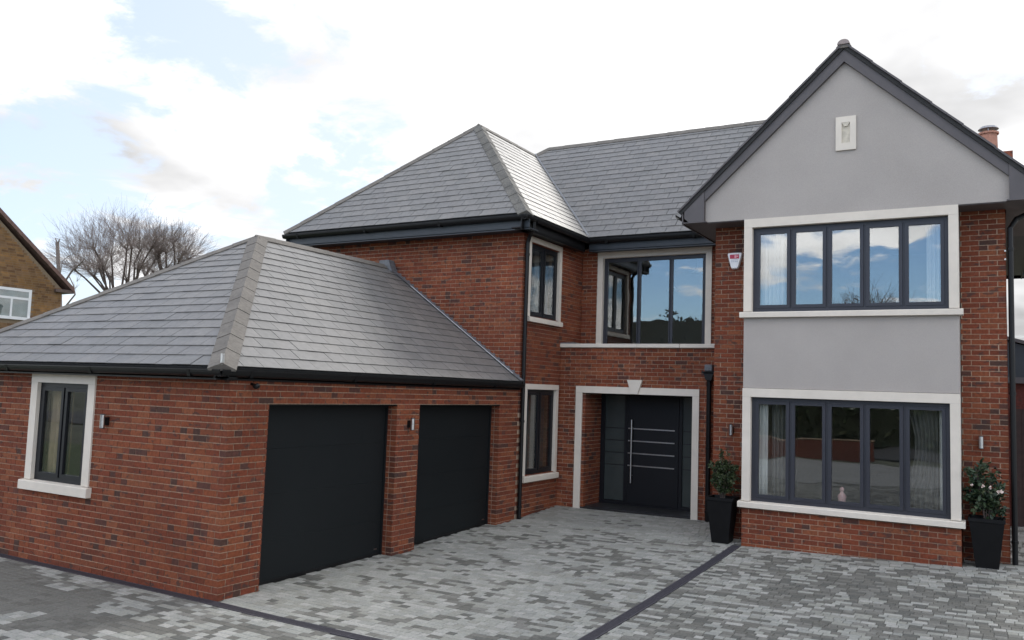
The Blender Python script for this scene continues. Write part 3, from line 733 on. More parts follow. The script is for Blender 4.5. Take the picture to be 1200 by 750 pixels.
mb = MB(); mb.box((0.3, PORCH + 0.1, 2.50), (3.0, 9.15, 2.6)); mb.build('porch_ceiling', M_FASCIA, ent)
fd = empty('front_door', (1.67, 9.0, 0.26), ent)
DY = 9.0
mb = MB()
for a, b, c, d in ((0.575, 0.66, 0.264, 2.498), (1.085, 1.145, 0.264, 2.498), (2.205, 2.262, 0.264, 2.498), (2.60, 2.715, 0.264, 2.498)): mb.box((a, DY, c), (b, DY + 0.09, d))
for a, b in ((0.66, 1.085), (1.145, 2.205), (2.262, 2.60)): mb.box((a, DY, 2.40), (b, DY + 0.09, 2.497)); mb.box((a, DY + 0.001, 0.265), (b, DY + 0.09, 0.33))
mb.build('door_frame', M_DOOR2, ent)
for a, b in ((0.66, 1.085), (2.262, 2.60)):
    g = MB(); zz = [0.33, 1.03, 1.27, 1.51, 1.75, 2.40]
    for i in range(5): g.box((a, DY + 0.04, zz[i] + 0.008), (b, DY + 0.05, zz[i + 1] - 0.008))
    g.build('side_light', M_FROST, ent)
    g = MB(); g.box((a, DY + 0.052, 0.33), (b, DY + 0.056, 2.40)); g.build('side_light_backing', M_DOOR2, ent)
mb = MB(); mb.bbox((1.148, DY - 0.012, 0.30), (2.202, DY + 0.06, 2.398), 0.006); mb.build('door_leaf', M_DOOR2, fd)
for z in (1.755, 1.515, 1.275, 1.035):
    mb = MB(); mb.box((1.17, DY - 0.018, z - 0.011), (2.12, DY - 0.0125, z + 0.011)); mb.build('inlay_bar', M_STEEL, fd)
mb = MB(); mb.tube([(1.262, DY - 0.075, 0.70), (1.262, DY - 0.075, 1.93)], 0.017, 10)
for z in (0.85, 1.78): mb.tube([(1.262, DY - 0.075, z), (1.262, DY - 0.01, z)], 0.011, 8)
mb.build('handle', M_STEEL, fd)

# garage doors
for a, b in ((0.606, 3.08), (3.626, 5.967)):
    gd = empty('garage_door', (-0.19, (a + b) / 2, 0), house)
    zz0 = gz(0, a) - 0.03; hh = (GT + 0.02 - zz0) / 4
    for k in range(4):
        mb = MB(); mb.bbox((-0.235, a - 0.02, zz0 + hh * k + 0.0005), (-0.190, b + 0.02, zz0 + hh * (k + 1) - 0.0005), 0.0005); mb.build('door_panel', M_DOOR, gd)
    mb = MB(); mb.prism([(-0.187, a - 0.01, gz(0, a) - 0.01), (-0.187, b + 0.01, gz(0, b) - 0.01), (-0.187, b + 0.01, gz(0, b) + 0.035), (-0.187, a - 0.01, gz(0, a) + 0.035)], (-0.002, 0, 0)); mb.build('bottom_seal', M_BLACK, gd)
    mb = MB(); mb.box((-0.187, a - 0.01, GT - 0.035), (-0.16, b + 0.01, GT + 0.01)); mb.box((-0.187, b - 0.03, 0), (-0.165, b + 0.01, GT)); mb.build('door_frame', M_DOOR, gd)
    mb = MB(); mb.box((-0.188, b - 0.16, gz(0, b) + 0.085), (-0.178, b - 0.10, gz(0, b) + 0.10)); mb.build('lock', M_STEEL, gd)
    mb = MB(); mb.box((-0.34, a, GT + 0.001), (-0.006, b, GT + 0.02)); mb.build('lintel', M_BLACK, house)
mb = MB(); mb.box((-0.6, 0.3, -0.1), (-0.5, 6.3, 2.5)); mb.build('inner_wall', M_ROOM, house)

# downpipes
def pipe(pts, name='downpipe', r=0.036):
    mb = MB(); mb.tube(pts, r, 10)
    for i in range(len(pts) - 1):
        a, b = V(pts[i]), V(pts[i + 1])
        if abs(a.z - b.z) > 1:
            n = max(2, int(abs(a.z - b.z) / 1.6))
            for k in range(n + 1):
                p = a.lerp(b, (k + 0.15) / (n + 0.3)); mb.tube([p - Z_ * 0.02, p + Z_ * 0.02], r + 0.009, 10)
    return mb.build(name, M_BLACK, house, smooth=False)


pipe([(0.27, 6.50, 5.50), (0.27, 6.50, 5.36), (0.10, 6.66, 5.24), (0.055, 6.68, 5.14), (0.055, 6.68, 0.13)])
pipe([(3.02, 8.17, 2.80), (3.02, 8.17, 0.24)], r=0.042)
mb = MB(); mb.prism([(2.93, 8.25, 2.86), (3.12, 8.25, 2.86), (3.08, 8.25, 2.72), (2.98, 8.25, 2.72)], (0, -0.16, 0)); mb.box((2.90, 8.09, 2.84), (3.15, 8.25, 2.88)); mb.build('hopper', M_BLACK, house)
mb = MB(); mb.bbox((2.95, 8.10, 2.885), (3.09, 8.25, 3.0), 0.01); mb.build('outlet_cover', M_LEAD, house)
pipe([(3.06, 8.72, 5.30), (3.30, 8.95, 5.18), (3.40, 9.08, 5.05), (3.40, 9.08, 3.42)], r=0.03)
pipe([(8.08, 7.35, 5.36), (8.02, 7.30, 5.26), (7.74, 7.06, 5.08), (7.665, 7.0, 4.95), (7.665, 6.98, 0.28)], r=0.037)
mb = MB()
for z in (4.62, 4.50): mb.tube([(7.60, 6.99, z), (7.60, 6.955, z)], 0.012, 8)
mb.build('white_fixing', M_WHITE, house)

# chimney
ch = empty('chimney', (8.5, 13, 6), house)
cp = at(1158.5, 176, 1, 12.6); ct = at(1158.5, 157, 1, 12.6); cb_ = at(1184, 187, 1, 12.6); cap_z = at(1185, 181.5, 1, 12.6).z
mb = MB(); cx = cp.x; mb.box((cx - 0.30, 12.3, 5.5), (cb_.x, 13.1, cap_z - 0.13), (0.24, 0.07, 0.045)); mb.box((cx - 0.34, 12.26, cap_z - 0.13), (cb_.x + 0.04, 13.14, cap_z), (0.26, 0.085, 0.05)); mb.build('chimney_stack', M_BRICK, ch)
mb = MB(); rp = 0.165; mb.tube([(cx, 12.6, cap_z - 0.05), (cx, 12.6, ct.z)], [rp * 1.05, rp * 0.95], 16); mb.tube([(cx, 12.6, ct.z - 0.02), (cx, 12.6, ct.z + 0.02)], rp * 1.15, 16); mb.build('chimney_pot', M_TERRA, ch)
mb = MB(); mb.tube([(cx, 12.6, ct.z + 0.09), (cx, 12.6, ct.z + 0.14)], [rp * 1.15, rp * 0.9], 16)
for w in range(4): mb.tube([(cx + 0.13 * math.cos(w * 1.57), 12.6 + 0.13 * math.sin(w * 1.57), ct.z), (cx + 0.13 * math.cos(w * 1.57), 12.6 + 0.13 * math.sin(w * 1.57), ct.z + 0.1)], 0.01, 5)
mb.build('chimney_cowl', M_METALCAP, ch)

# lean-to at the right side of the house
le = empty('side_porch', (8.3, 10, 0.3), house)
mb = MB(); mb.box((7.64, 10.0, 0.2), (9.6, 13.5, 2.90), (0.10, 0.030, 0.024)); mb.build('porch_wall', M_BRICK, le)
mb = MB(); pz_ = 2.93
mb.prism([(7.62, 9.97, pz_), (9.7, 9.97, pz_), (7.62, 9.97, pz_ + 0.62)], (0, 3.6, 0)); mb.build('porch_gable', M_FASCIA, le)
mb = MB(); mb.prism([(7.62, 9.90, pz_ + 0.64), (9.78, 9.90, pz_ + 0.0), (9.78, 9.90, pz_ + 0.06), (7.62, 9.90, pz_ + 0.70)], (0, 3.7, 0)); mb.box((7.62, 9.86, pz_ - 0.10), (9.78, 9.96, pz_)); mb.build('porch_roof', M_BARGE, le)
for k in range(9):
    mb = MB(); mb.box((7.70 + k * 0.13, 9.94, 0.36), (7.825 + k * 0.13, 9.985, 2.4)); mb.build('door_board', M_TIMBER, le)
mb = MB(); mb.tube([(7.93, 9.9, 1.95), (7.93, 9.9, 2.08)], 0.02, 8); mb.build('door_knob', M_STEEL, le)

# ------------------------------------------------------------------ rooms behind the windows
def room(x0, x1, y0, y1, z0, z1, open_dir):
    mb = MB(); f = [((0, 3, 2, 1)), ((4, 5, 6, 7)), ((0, 1, 5, 4)), ((1, 2, 6, 5)), ((2, 3, 7, 6)), ((3, 0, 4, 7))]
    vs = [(x0, y0, z0), (x1, y0, z0), (x1, y1, z0), (x0, y1, z0), (x0, y0, z1), (x1, y0, z1), (x1, y1, z1), (x0, y1, z1)]
    drop = {'-y': 2, '+x': 3}[open_dir]
    mb.add(vs, [q[::-1] for i, q in enumerate(f) if i not in (drop, 0)]); mb.build('room', M_ROOM, house)
    fl = MB(); fl.box((x0, y0, z0 + 0.002), (x1, y1, z0 + 0.02)); fl.build('room_floor', M_ROOMF, house)


room(4.06, 7.02, BY + 0.15, 10.6, 0.35, 2.58, '-y'); room(4.06, 7.02, BY + 0.15, 10.6, 3.0, 5.22, '-y')
room(0.02, 3.40, UPW + 0.26, 12.4, 2.95, 5.38, '-y'); room(-3.4, -0.26, 6.9, 8.24, 0.35, 2.6, '+x'); room(-3.4, -0.26, 6.9, 9.1, 3.0, 5.38, '+x')
room(-3.75, -2.42, 0.26, 3.0, 0.2, 2.5, '-y')


def curtain(a, b, z0, z1, m, label, amp=0.03, waves=5, taper=0.0):
    """hanging folded cloth between plan points a and b"""
    a = V(a); b = V(b); d = (b - a); n = V((-d.y, d.x, 0)).normalized(); mb = MB(); cols = waves * 8; rows = 6; vs = []
    for j in range(rows + 1):
        t = j / rows; z = z1 + (z0 - z1) * t
        for i in range(cols + 1):
            s = i / cols; pull = 1 - taper * math.sin(math.pi * min(t * 1.2, 1)); p = a + d * (s * pull)
            vs.append((*(p + n * amp * math.sin(s * waves * 2 * math.pi + 0.6 * math.sin(3 * t)) * (0.6 + 0.4 * t)).xy, z))
    fs = [(j * (cols + 1) + i, j * (cols + 1) + i + 1, (j + 1) * (cols + 1) + i + 1, (j + 1) * (cols + 1) + i) for j in range(rows) for i in range(cols)]
    mb.add(vs, fs); o = mb.build('curtain', m, smooth=True, label=label, cat='curtain')
    md = o.modifiers.new('thickness', 'SOLIDIFY'); md.thickness = 0.004
    return o


yb = BY + 0.24
curtain((4.22, BY + 0.17, 0), (4.40, BY + 0.17, 0), 0.88, 2.5, M_CURT, 'white curtain strip at the left edge of the ground floor bay window', waves=3, amp=0.006)
curtain((4.44, yb + 0.02, 0), (4.74, yb + 0.02, 0), 0.88, 2.5, M_DRAPEG, 'grey drape beside the white strip in the ground floor bay window', waves=5)
curtain((6.86, BY + 0.17, 0), (6.77, BY + 0.17, 0), 0.88, 2.5, M_CURT, 'thin white curtain edge at the right of the ground floor bay window', waves=2, amp=0.006)
curtain((6.75, yb + 0.04, 0), (6.30, yb + 0.04, 0), 0.88, 2.5, M_DRAPEG, 'tied back grey drape in the right pane of the ground floor bay window', waves=6, taper=0.35)
curtain((4.28, yb, 0), (4.62, yb, 0), 3.7, 5.15, M_CURT, 'white net curtain in the left pane of the upper bay window', waves=5)
curtain((6.84, yb, 0), (6.62, yb, 0), 3.7, 5.15, M_CURT, 'white net curtain in the right pane of the upper bay window', waves=4)
curtain((-0.30, 7.0, 0), (-0.30, 7.22, 0), 3.8, 5.2, M_CURT, 'pale curtain in the left casement of the upper side window', waves=4)
curtain((-0.30, 7.99, 0), (-0.30, 7.62, 0), 3.8, 5.2, M_CURT, 'pale curtain in the right casement of the upper side window', waves=5)
curtain((-0.30, 7.12, 0), (-0.30, 7.26, 0), 0.9, 2.5, M_CURT, 'pale curtain strip in the lower side window by the entrance', waves=3)
curtain((-3.62, 0.165, 0), (-3.12, 0.165, 0), 1.0, 2.4, M_DRAPE, 'beige curtain in the left casement of the garage window', waves=4)
# pendant lamps in the landing window, ornament on the bay sill
for x, y, z, lab in ((1.62, 10.2, 4.62, 'small pendant lamp hanging behind the middle pane of the landing window'), (2.13, 10.2, 4.98, 'small pendant lamp hanging behind the right pane of the landing window')):
    t = empty('pendant_lamp', (x, y, z), label=lab, cat='lamp', group='pendant lamps in the landing window')
    mb = MB(); mb.tube([(x, y, z + 0.1), (x, y, 5.37)], 0.006, 6); mb.build('cord', M_STEEL, t)
    mb = MB(); mb.tube([(x, y, z + 0.10), (x, y, z + 0.05), (x, y, z)], [0.02, 0.05, 0.13], 16); mb.build('lamp_shade', M_WHITE, t, smooth=True)
op = V((5.44, BY + 0.42, 0.84)); t = empty('ornament', op, label='small pale pink figurine standing inside the ground floor bay window', cat='ornament')
mb = MB(); prof = [(0.07, 0), (0.075, 0.02), (0.05, 0.05), (0.055, 0.12), (0.065, 0.17), (0.03, 0.215), (0.02, 0.235), (0.032, 0.26), (0.03, 0.29), (0.008, 0.305)]
mb.tube([op + Z_ * (z + 0.0) for r, z in prof], [r for r, z in prof], 14); mb.build('figure', mat('pink_porcelain', (0.85, 0.50, 0.50), rough=0.3), t, smooth=True)
mb = MB(); mb.box(op + V((-0.9, -0.02, -0.5)), op + V((0.9, 0.25, 0.0))); mb.build('window_seat', M_ROOMF, house)

# ------------------------------------------------------------------ wall lights, alarm, sensor
def wall_light(p, n, label):
    p = V(p); n = V(n); t = empty('wall_light', p, label=label, cat='wall light', group='up and down wall lights on the brickwork')
    mb = MB(); mb.tube([p + n * 0.075 - Z_ * 0.085, p + n * 0.075 + Z_ * 0.085], 0.030, 14); mb.build('lamp_tube', M_STEEL, t, smooth=False)
    mb = MB(); mb.tube([p + n * 0.075 - Z_ * 0.089, p + n * 0.075 - Z_ * 0.08], 0.032, 14); mb.tube([p + n * 0.075 + Z_ * 0.08, p + n * 0.075 + Z_ * 0.089], 0.032, 14); mb.build('end_ring', M_FASCIA, t)
    s = n.cross(Z_); q = p + n * 0.0
    mb = MB(); mb.prism([q - s * 0.03 - Z_ * 0.05, q + s * 0.03 - Z_ * 0.05, q + s * 0.03 + Z_ * 0.05, q - s * 0.03 + Z_ * 0.05], n * 0.05); mb.build('bracket', M_BLACK, t)


wall_light((-2.13, 0, 1.875), -Y_, 'steel tube wall light beside the garage window')
wall_light((0, 3.36, 1.885), X_, 'steel tube wall light on the brick pier between the garage doors')
wall_light((3.76, GY, 1.91), -Y_, 'steel tube wall light above the planter by the entrance')
wall_light((7.275, GY, 1.92), -Y_, 'steel tube wall light on the brick strip right of the bay')
t = empty('alarm_box', (3.785, GY, 4.66), label='white wedge shaped alarm box with red panel high on the brick wall', cat='alarm')
c = V((3.785, GY, 4.66)); w0, w1 = 0.118, 0.062
mb = MB(); out = [(-w0 + .015, .13), (-w0, .105), (-w0 + .004, .08), (-w1, -.11), (-w1 + .02, -.135), (w1 - .02, -.135), (w1, -.11), (w0 - .004, .08), (w0, .105), (w0 - .015, .13)]
def ring(s, y): return [(c.x + a * s, y, c.z + b * s) for a, b in out]
n = len(out); vs = ring(1, GY) + ring(1, GY - 0.05) + ring(0.9, GY - 0.07)
mb.add(vs, [tuple(range(2 * n, 3 * n))] + [(i, (i + 1) % n, (i + 1) % n + n, i + n)[::-1] for i in range(n)] + [(i + n, (i + 1) % n + n, (i + 1) % n + 2 * n, i + 2 * n)[::-1] for i in range(n)])
mb.build('alarm_case', M_WHITE, t)
mb = MB(); mb.box((c.x - 0.075, GY - 0.074, c.z + 0.03), (c.x + 0.075, GY - 0.0705, c.z + 0.098)); mb.build('red_panel', M_RED, t)
mb = MB(); mb.box((c.x + 0.0, GY - 0.077, c.z + 0.04), (c.x + 0.035, GY - 0.0745, c.z + 0.085)); mb.box((c.x + 0.04, GY - 0.077, c.z + 0.055), (c.x + 0.062, GY - 0.0745, c.z + 0.08)); mb.build('printed_mark', M_PINK, t)
mb = MB()
for k in range(2):
    for q in range(4): mb.box((c.x - 0.055 + q * 0.029, GY - 0.074, c.z + 0.004 - k * 0.028), (c.x - 0.033 + q * 0.029, GY - 0.0705, c.z + 0.013 - k * 0.028))
mb.build('printed_line', M_GREYP, t)
t = empty('motion_sensor', (0, 0.31, 2.385), label='small black motion sensor under the garage eave near the corner', cat='sensor')
mb = MB(); mb.tube([(0, 0.31, 2.40), (0.05, 0.31, 2.39)], 0.016, 8); mb.build('sensor_arm', M_BLACK, t)
mb = MB(); mb.tube([(0.05, 0.31, 2.36), (0.07, 0.31, 2.37), (0.11, 0.31, 2.385), (0.12, 0.31, 2.39)], [0.02, 0.035, 0.03, 0.01], 12); mb.build('sensor_head', M_BLACK, t, smooth=True)

# ------------------------------------------------------------------ planters and shrubs
def planter(c, w, h, label):
    c = V(c); t = empty('planter', c, label=label, cat='planter', group='tall black tapered planters by the front wall')
    b = w * 0.62; mb = MB(); r = w / 2; q = b / 2; i = r - 0.022
    def sq(s, z, o=0): return [(c.x - s, c.y - s, c.z + z), (c.x + s, c.y - s, c.z + z), (c.x + s, c.y + s, c.z + z), (c.x - s, c.y + s, c.z + z)]
    vs = sq(q, 0) + sq(r - 0.012, h - 0.05) + sq(r, h - 0.045) + sq(r, h) + sq(i, h) + sq(i - 0.02, h - 0.12)
    fs = [(3, 2, 1, 0)] + [(a * 4 + k, a * 4 + (k + 1) % 4, (a + 1) * 4 + (k + 1) % 4, (a + 1) * 4 + k) for a in range(5) for k in range(4)]
    mb.add(vs, fs); mb.build('pot', M_POT, t)
    mb = MB(); s = i - 0.012; n = 7; vs = []; 
    for a in range(n):
        for e in range(n): vs.append((c.x - s + 2 * s * a / (n - 1), c.y - s + 2 * s * e / (n - 1), c.z + h - 0.06 + 0.02 * noise.noise(V((a, e, c.x)) * 1.3)))
    mb.add(vs, [(a * n + e, (a + 1) * n + e, (a + 1) * n + e + 1, a * n + e + 1) for a in range(n - 1) for e in range(n - 1)]); mb.build('soil', M_SOIL, t, smooth=True)


def leaf(mb, p, d, n, L, w, col):
    s = d.cross(n).normalized(); n = s.cross(d).normalized()
    mb.add([p, p + d * L * 0.35 + s * w - n * L * .04, p + d * L * 0.75 + s * w * 0.7 - n * L * .04, p + d * L, p + d * L * 0.75 - s * w * 0.7 - n * L * .04, p + d * L * 0.35 - s * w - n * L * .04, p + d * L * 0.5 + n * L * 0.03],
           [(0, 1, 6), (1, 2, 6), (2, 3, 6), (3, 4, 6), (4, 5, 6), (5, 0, 6)], col)


def rv(r): return V((r.gauss(0, 1), r.gauss(0, 1), r.gauss(0, 1))).normalized()


def shrub(base, rx, rz, cz, nl, Ll, cols, label, seed, flowers=0, nst=7, name='shrub'):
    r = random.Random(seed); base = V(base); t = empty(name, base, label=label, cat='shrub')
    st = MB(); lf = MB(); tips = []
    for k in range(nst):
        a = r.uniform(0, 6.28); top = base + V((math.cos(a) * rx * r.uniform(.1, .75), math.sin(a) * rx * r.uniform(.1, .75), cz + rz * r.uniform(-.2, .85)))
        mid = base.lerp(top, 0.5) + rv(r) * 0.03; st.tube([base + V((math.cos(a) * .02, math.sin(a) * .02, -0.03)), mid, top], [0.009, 0.006, 0.003], 5)
        for q in range(9):
            s = base.lerp(top, r.uniform(.35, 1)); e = s + (rv(r) + V((math.cos(a) * .3, math.sin(a) * .3, .6))).normalized() * rx * r.uniform(.3, .8)
            st.tube([s, s.lerp(e, .5) + rv(r) * .01, e], [0.004, 0.003, 0.0015], 3, cap=False); tips.append((s, e))
    for k in range(nl):
        s, e = r.choice(tips); p = s.lerp(e, r.uniform(.15, 1.05)) + rv(r) * Ll * 0.4
        q = (p - base - Z_ * cz); el = math.sqrt((q.x / rx) ** 2 + (q.y / rx) ** 2 + (q.z / rz) ** 2)
        if el > 1.15 and r.random() < 0.8: continue
        d = (rv(r) + (e - s).normalized() * .6 + Z_ * 0.25).normalized(); leaf(lf, p, d, (rv(r) + Z_).normalized(), Ll * r.uniform(.7, 1.2), Ll * .26 * r.uniform(.8, 1.2), r.choice(cols))
    st.build('stem', M_BARK, t); lf.build('foliage', M_LEAF1, t)
    for k, (p, s) in enumerate(((V((-0.04, -0.26, 0.50)), .022), (V((0.16, -0.26, 0.44)), .036), (V((0.05, -0.26, 0.49)), .02), (V((-0.17, -0.22, 0.50)), .018))[:flowers]):
        fb = MB(); c = base + p
        for q in range(9): leaf(fb, c, (rv(r) + V((0, -0.6, .2))).normalized(), rv(r), s * 1.3, s * .6, None)
        fb.build('flower', mat('cream_petal', (0.75, 0.62, 0.56), rough=0.6), t)


G1 = [(0.030, 0.048, 0.018), (0.040, 0.062, 0.022), (0.052, 0.075, 0.028), (0.024, 0.036, 0.016), (0.060, 0.070, 0.030)]
G2 = [(0.018, 0.036, 0.018), (0.026, 0.050, 0.022), (0.036, 0.062, 0.026), (0.014, 0.026, 0.014), (0.055, 0.068, 0.030)]
zc = gz(3.72, 6.62)
planter((3.715, 6.665, zc), 0.42, 0.70, 'black planter left of the bay, standing under the entrance wall light')
shrub((3.715, 6.665, zc + 0.64), 0.24, 0.37, 0.37, 5200, 0.044, G1, 'small leaved shrub growing in the planter left of the bay', 3, nst=15)
zc = gz(7.33, 6.62)
planter((7.335, 6.70, zc), 0.44, 0.66, 'black planter right of the bay at the corner of the house')
shrub((7.335, 6.66, zc + 0.60), 0.30, 0.40, 0.38, 1700, 0.074, G2, 'glossy dark leaved shrub with cream flowers in the planter right of the bay', 5, flowers=4, nst=14)

# ------------------------------------------------------------------ driveway
rp_ = random.Random(23)
def in_house(x, y):
    if -6.05 < x < 0.0 and 0.0 < y < 6.6: return not (x > -0.19 and (0.606 < y < 3.08 or 3.626 < y < 5.967))
    if -5.4 < x < 0.0 and y >= 6.6: return True
    if 0 <= x < 3.45 and y > PORCH - 0.0: return True
    if 3.45 <= x < 7.61 and y > GY: return True
    if BX0 < x < BX1 and y > BY: return True
    return False


def drain_y(x): return -0.075 - 0.022 * max(x, 0) if x > 0 else -0.062


DR2X = 3.985; DW = 0.070
def drive_colour(x, y):
    light = [(0.261, 0.263, 0.236), (0.293, 0.293, 0.27), (0.239, 0.239, 0.212), (0.275, 0.279, 0.254), (0.324, 0.32, 0.297), (0.248, 0.252, 0.232)]
    dark = [(0.114, 0.112, 0.099), (0.128, 0.125, 0.111), (0.147, 0.144, 0.129), (0.104, 0.104, 0.094), (0.171, 0.168, 0.152)]
    n = noise.noise(V((x * 0.55, y * 0.9, 1.3))); n2 = noise.noise(V((x * 2.2, y * 3.0, 8.0)))
    if x > DR2X: p = 0.66 + 0.30 * n + 0.75 * n2 - (0.30 if y > 6 else 0)
    elif y < drain_y(x): p = 0.34 + 0.5 * n + 0.7 * n2
    else:
        p = 0.22 + 0.28 * n + 0.85 * n2
        if y > 6.6: p = 0.03
        p += 0.10 * max(0, x - 2) if y < 5 else 0
    c = rp_.choice(dark if rp_.random() < p else light)
    # wet, silted patch at the near left
    d = math.hypot((x + 3.3) / 2.9, (y + 1.35) / 1.0) + 0.5 * noise.noise(V((x * 1.3, y * 1.3, 4)))
    if d < 1: c = tuple(q * 0.16 + w for q, w in zip(c, (0.088, 0.085, 0.075)))
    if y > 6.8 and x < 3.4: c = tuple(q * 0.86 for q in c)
    return c


drive = MB(); nx, ny = 60, 50; gx0, gx1, gy0, gy1 = -9.0, 12.0, -7.0, 14.0
vs = [(gx0 + (gx1 - gx0) * i / nx, gy0 + (gy1 - gy0) * j / ny, gz(gx0 + (gx1 - gx0) * i / nx, gy0 + (gy1 - gy0) * j / ny) - 0.009) for j in range(ny + 1) for i in range(nx + 1)]
drive.add(vs, [(j * (nx + 1) + i, j * (nx + 1) + i + 1, (j + 1) * (nx + 1) + i + 1, (j + 1) * (nx + 1) + i) for j in range(ny) for i in range(nx)])
driveway = drive.build('driveway', M_SAND, kind='structure')
ROW = 0.094
y = -6.6; row = 0
while y < 10.5:
    x = -8.5 + rp_.uniform(0, 0.2)
    while x < 11.5:
        L = rp_.choice((0.094, 0.12, 0.12, 0.15, 0.19)); x1 = x + L; q = 0.003
        a, b, c_, d_ = x + q, x1 - q, y + q, y + ROW - q
        xm, ym = (a + b) / 2, (c_ + d_) / 2
        ok = not in_house(xm, ym) or not in_house(xm, c_) and not in_house(xm, ym)
        # drains
        if d_ > drain_y(xm) - DW and c_ < drain_y(xm) + DW and x < 9:
            lo, hi = drain_y(xm) - DW, drain_y(xm) + DW
            if c_ < lo and lo - c_ > 0.02: d_ = lo
            elif d_ > hi and d_ - hi > 0.02: c_ = hi
            else: ok = False
        if b > DR2X - DW and a < DR2X + DW and ym > drain_y(xm) - DW and ym < BY + 0.1:
            lo, hi = DR2X - DW, DR2X + DW
            if a < lo and lo - a > 0.02: b = lo
            elif b > hi and b - hi > 0.02: a = hi
            else: ok = False
        if ok:
            xm, ym = (a + b) / 2, (c_ + d_) / 2; e = 0.05
            sx = (gz(xm + e, ym) - gz(xm - e, ym)) / (2 * e); sy = (gz(xm, ym + e) - gz(xm, ym - e)) / (2 * e)
            U = V((1, 0, sx + rp_.gauss(0, 0.004))).normalized(); N = U.cross(V((0, 1, sy + rp_.gauss(0, 0.004)))).normalized(); W = N.cross(U)
            O = V((xm, ym, gz(xm, ym) + rp_.uniform(-0.0012, 0.0012))); hw, hh = (b - a) / 2, (d_ - c_) / 2
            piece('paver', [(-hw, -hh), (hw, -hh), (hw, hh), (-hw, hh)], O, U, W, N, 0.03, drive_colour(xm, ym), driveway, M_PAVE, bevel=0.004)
        x = x1
    y += ROW; row += 1
flush('paver', 'paver', 'paving', driveway); flush('brick', 'brick', 'brickwork', house); flush('slate', 'slate', 'slating', roof)


def drain(pts, label, w=DW - 0.004):
    t = empty('drain_channel', pts[0], label=label, cat='drain', group='slot drains set in the paving')
    rail = MB(); gr = MB(); bed = MB()
    for k in range(len(pts) - 1):
        a, b = V(pts[k]), V(pts[k + 1]); d = (b - a).normalized(); s = Z_.cross(d).normalized(); L = (b - a).length
        for sg in (-1, 1): rail.prism([a + s * sg * (w - 0.009) - s * 0.008, a + s * sg * (w - 0.009) + s * 0.008, b + s * sg * (w - 0.009) + s * 0.008, b + s * sg * (w - 0.009) - s * 0.008], (0, 0, -0.05))
        bed.prism([a - s * (w - 0.02) - Z_ * 0.02, a + s * (w - 0.02) - Z_ * 0.02, b + s * (w - 0.02) - Z_ * 0.02, b - s * (w - 0.02) - Z_ * 0.02], (0, 0, -0.02))
        q = 0
        while q < L:
            p = a + d * q - Z_ * 0.001; e = p + d * 0.014; gr.prism([p - s * (w - 0.018), p + s * (w - 0.018), e + s * (w - 0.018), e - s * (w - 0.018)], (0, 0, -0.012)); q += 0.024
    rail.build('channel_edge', M_DRAIN, t); gr.build('grate', M_DRAIN, t); bed.build('channel', M_DRAIN, t)


pts = [V((x, drain_y(x), gz(x, 0) + 0.002)) for x in [-8 + i for i in range(9)]] + [V((x, drain_y(x), gz(x, 0) + 0.002)) for x in (1, 2, 3, 4, 5, 6, 7, 8, 9)]
drain(pts, 'black slot drain running along the foot of the garage wall and across the drive')
drain([V((DR2X, y, gz(DR2X, y) + 0.003)) for y in (6.50, 5, 4, 3, 2, 1, 0.1)], 'black slot drain running across the drive towards the bay corner')

# ------------------------------------------------------------------ ground, road and surroundings
def patch(name, x0, x1, y0, y1, z, m, n=1, kind='structure', f=None):
    mb = MB(); vs = []
    for j in range(n + 1):
        for i in range(n + 1):
            x = x0 + (x1 - x0) * i / n; yy = y0 + (y1 - y0) * j / n; vs.append((x, yy, z + (f(x, yy) if f else 0)))
    mb.add(vs, [(j * (n + 1) + i, j * (n + 1) + i + 1, (j + 1) * (n + 1) + i + 1, (j + 1) * (n + 1) + i) for j in range(n) for i in range(n)])
    return mb.build(name, m, kind=kind)


patch('ground', -900, 900, -900, 900, -0.06, M_GROUND)
patch('lawn', -40, -9.0, -12, 60, -0.03, mat('grass_lawn', (0.06, 0.085, 0.03), rough=0.95, nscale=8, namt=0.3, big=0.2))
mbp = mat('blockwork_drive', (0.28, 0.28, 0.27), rough=0.85, nscale=9, namt=0.25, big=0.1)
patch('forecourt', -9.0, 20, -16.5, -7.0, -0.02, mbp); patch('forecourt', 12.0, 20, -7.0, 9, -0.02, mbp)
patch('road', -300, 300, -29, -20, 0.0, M_ROAD); 


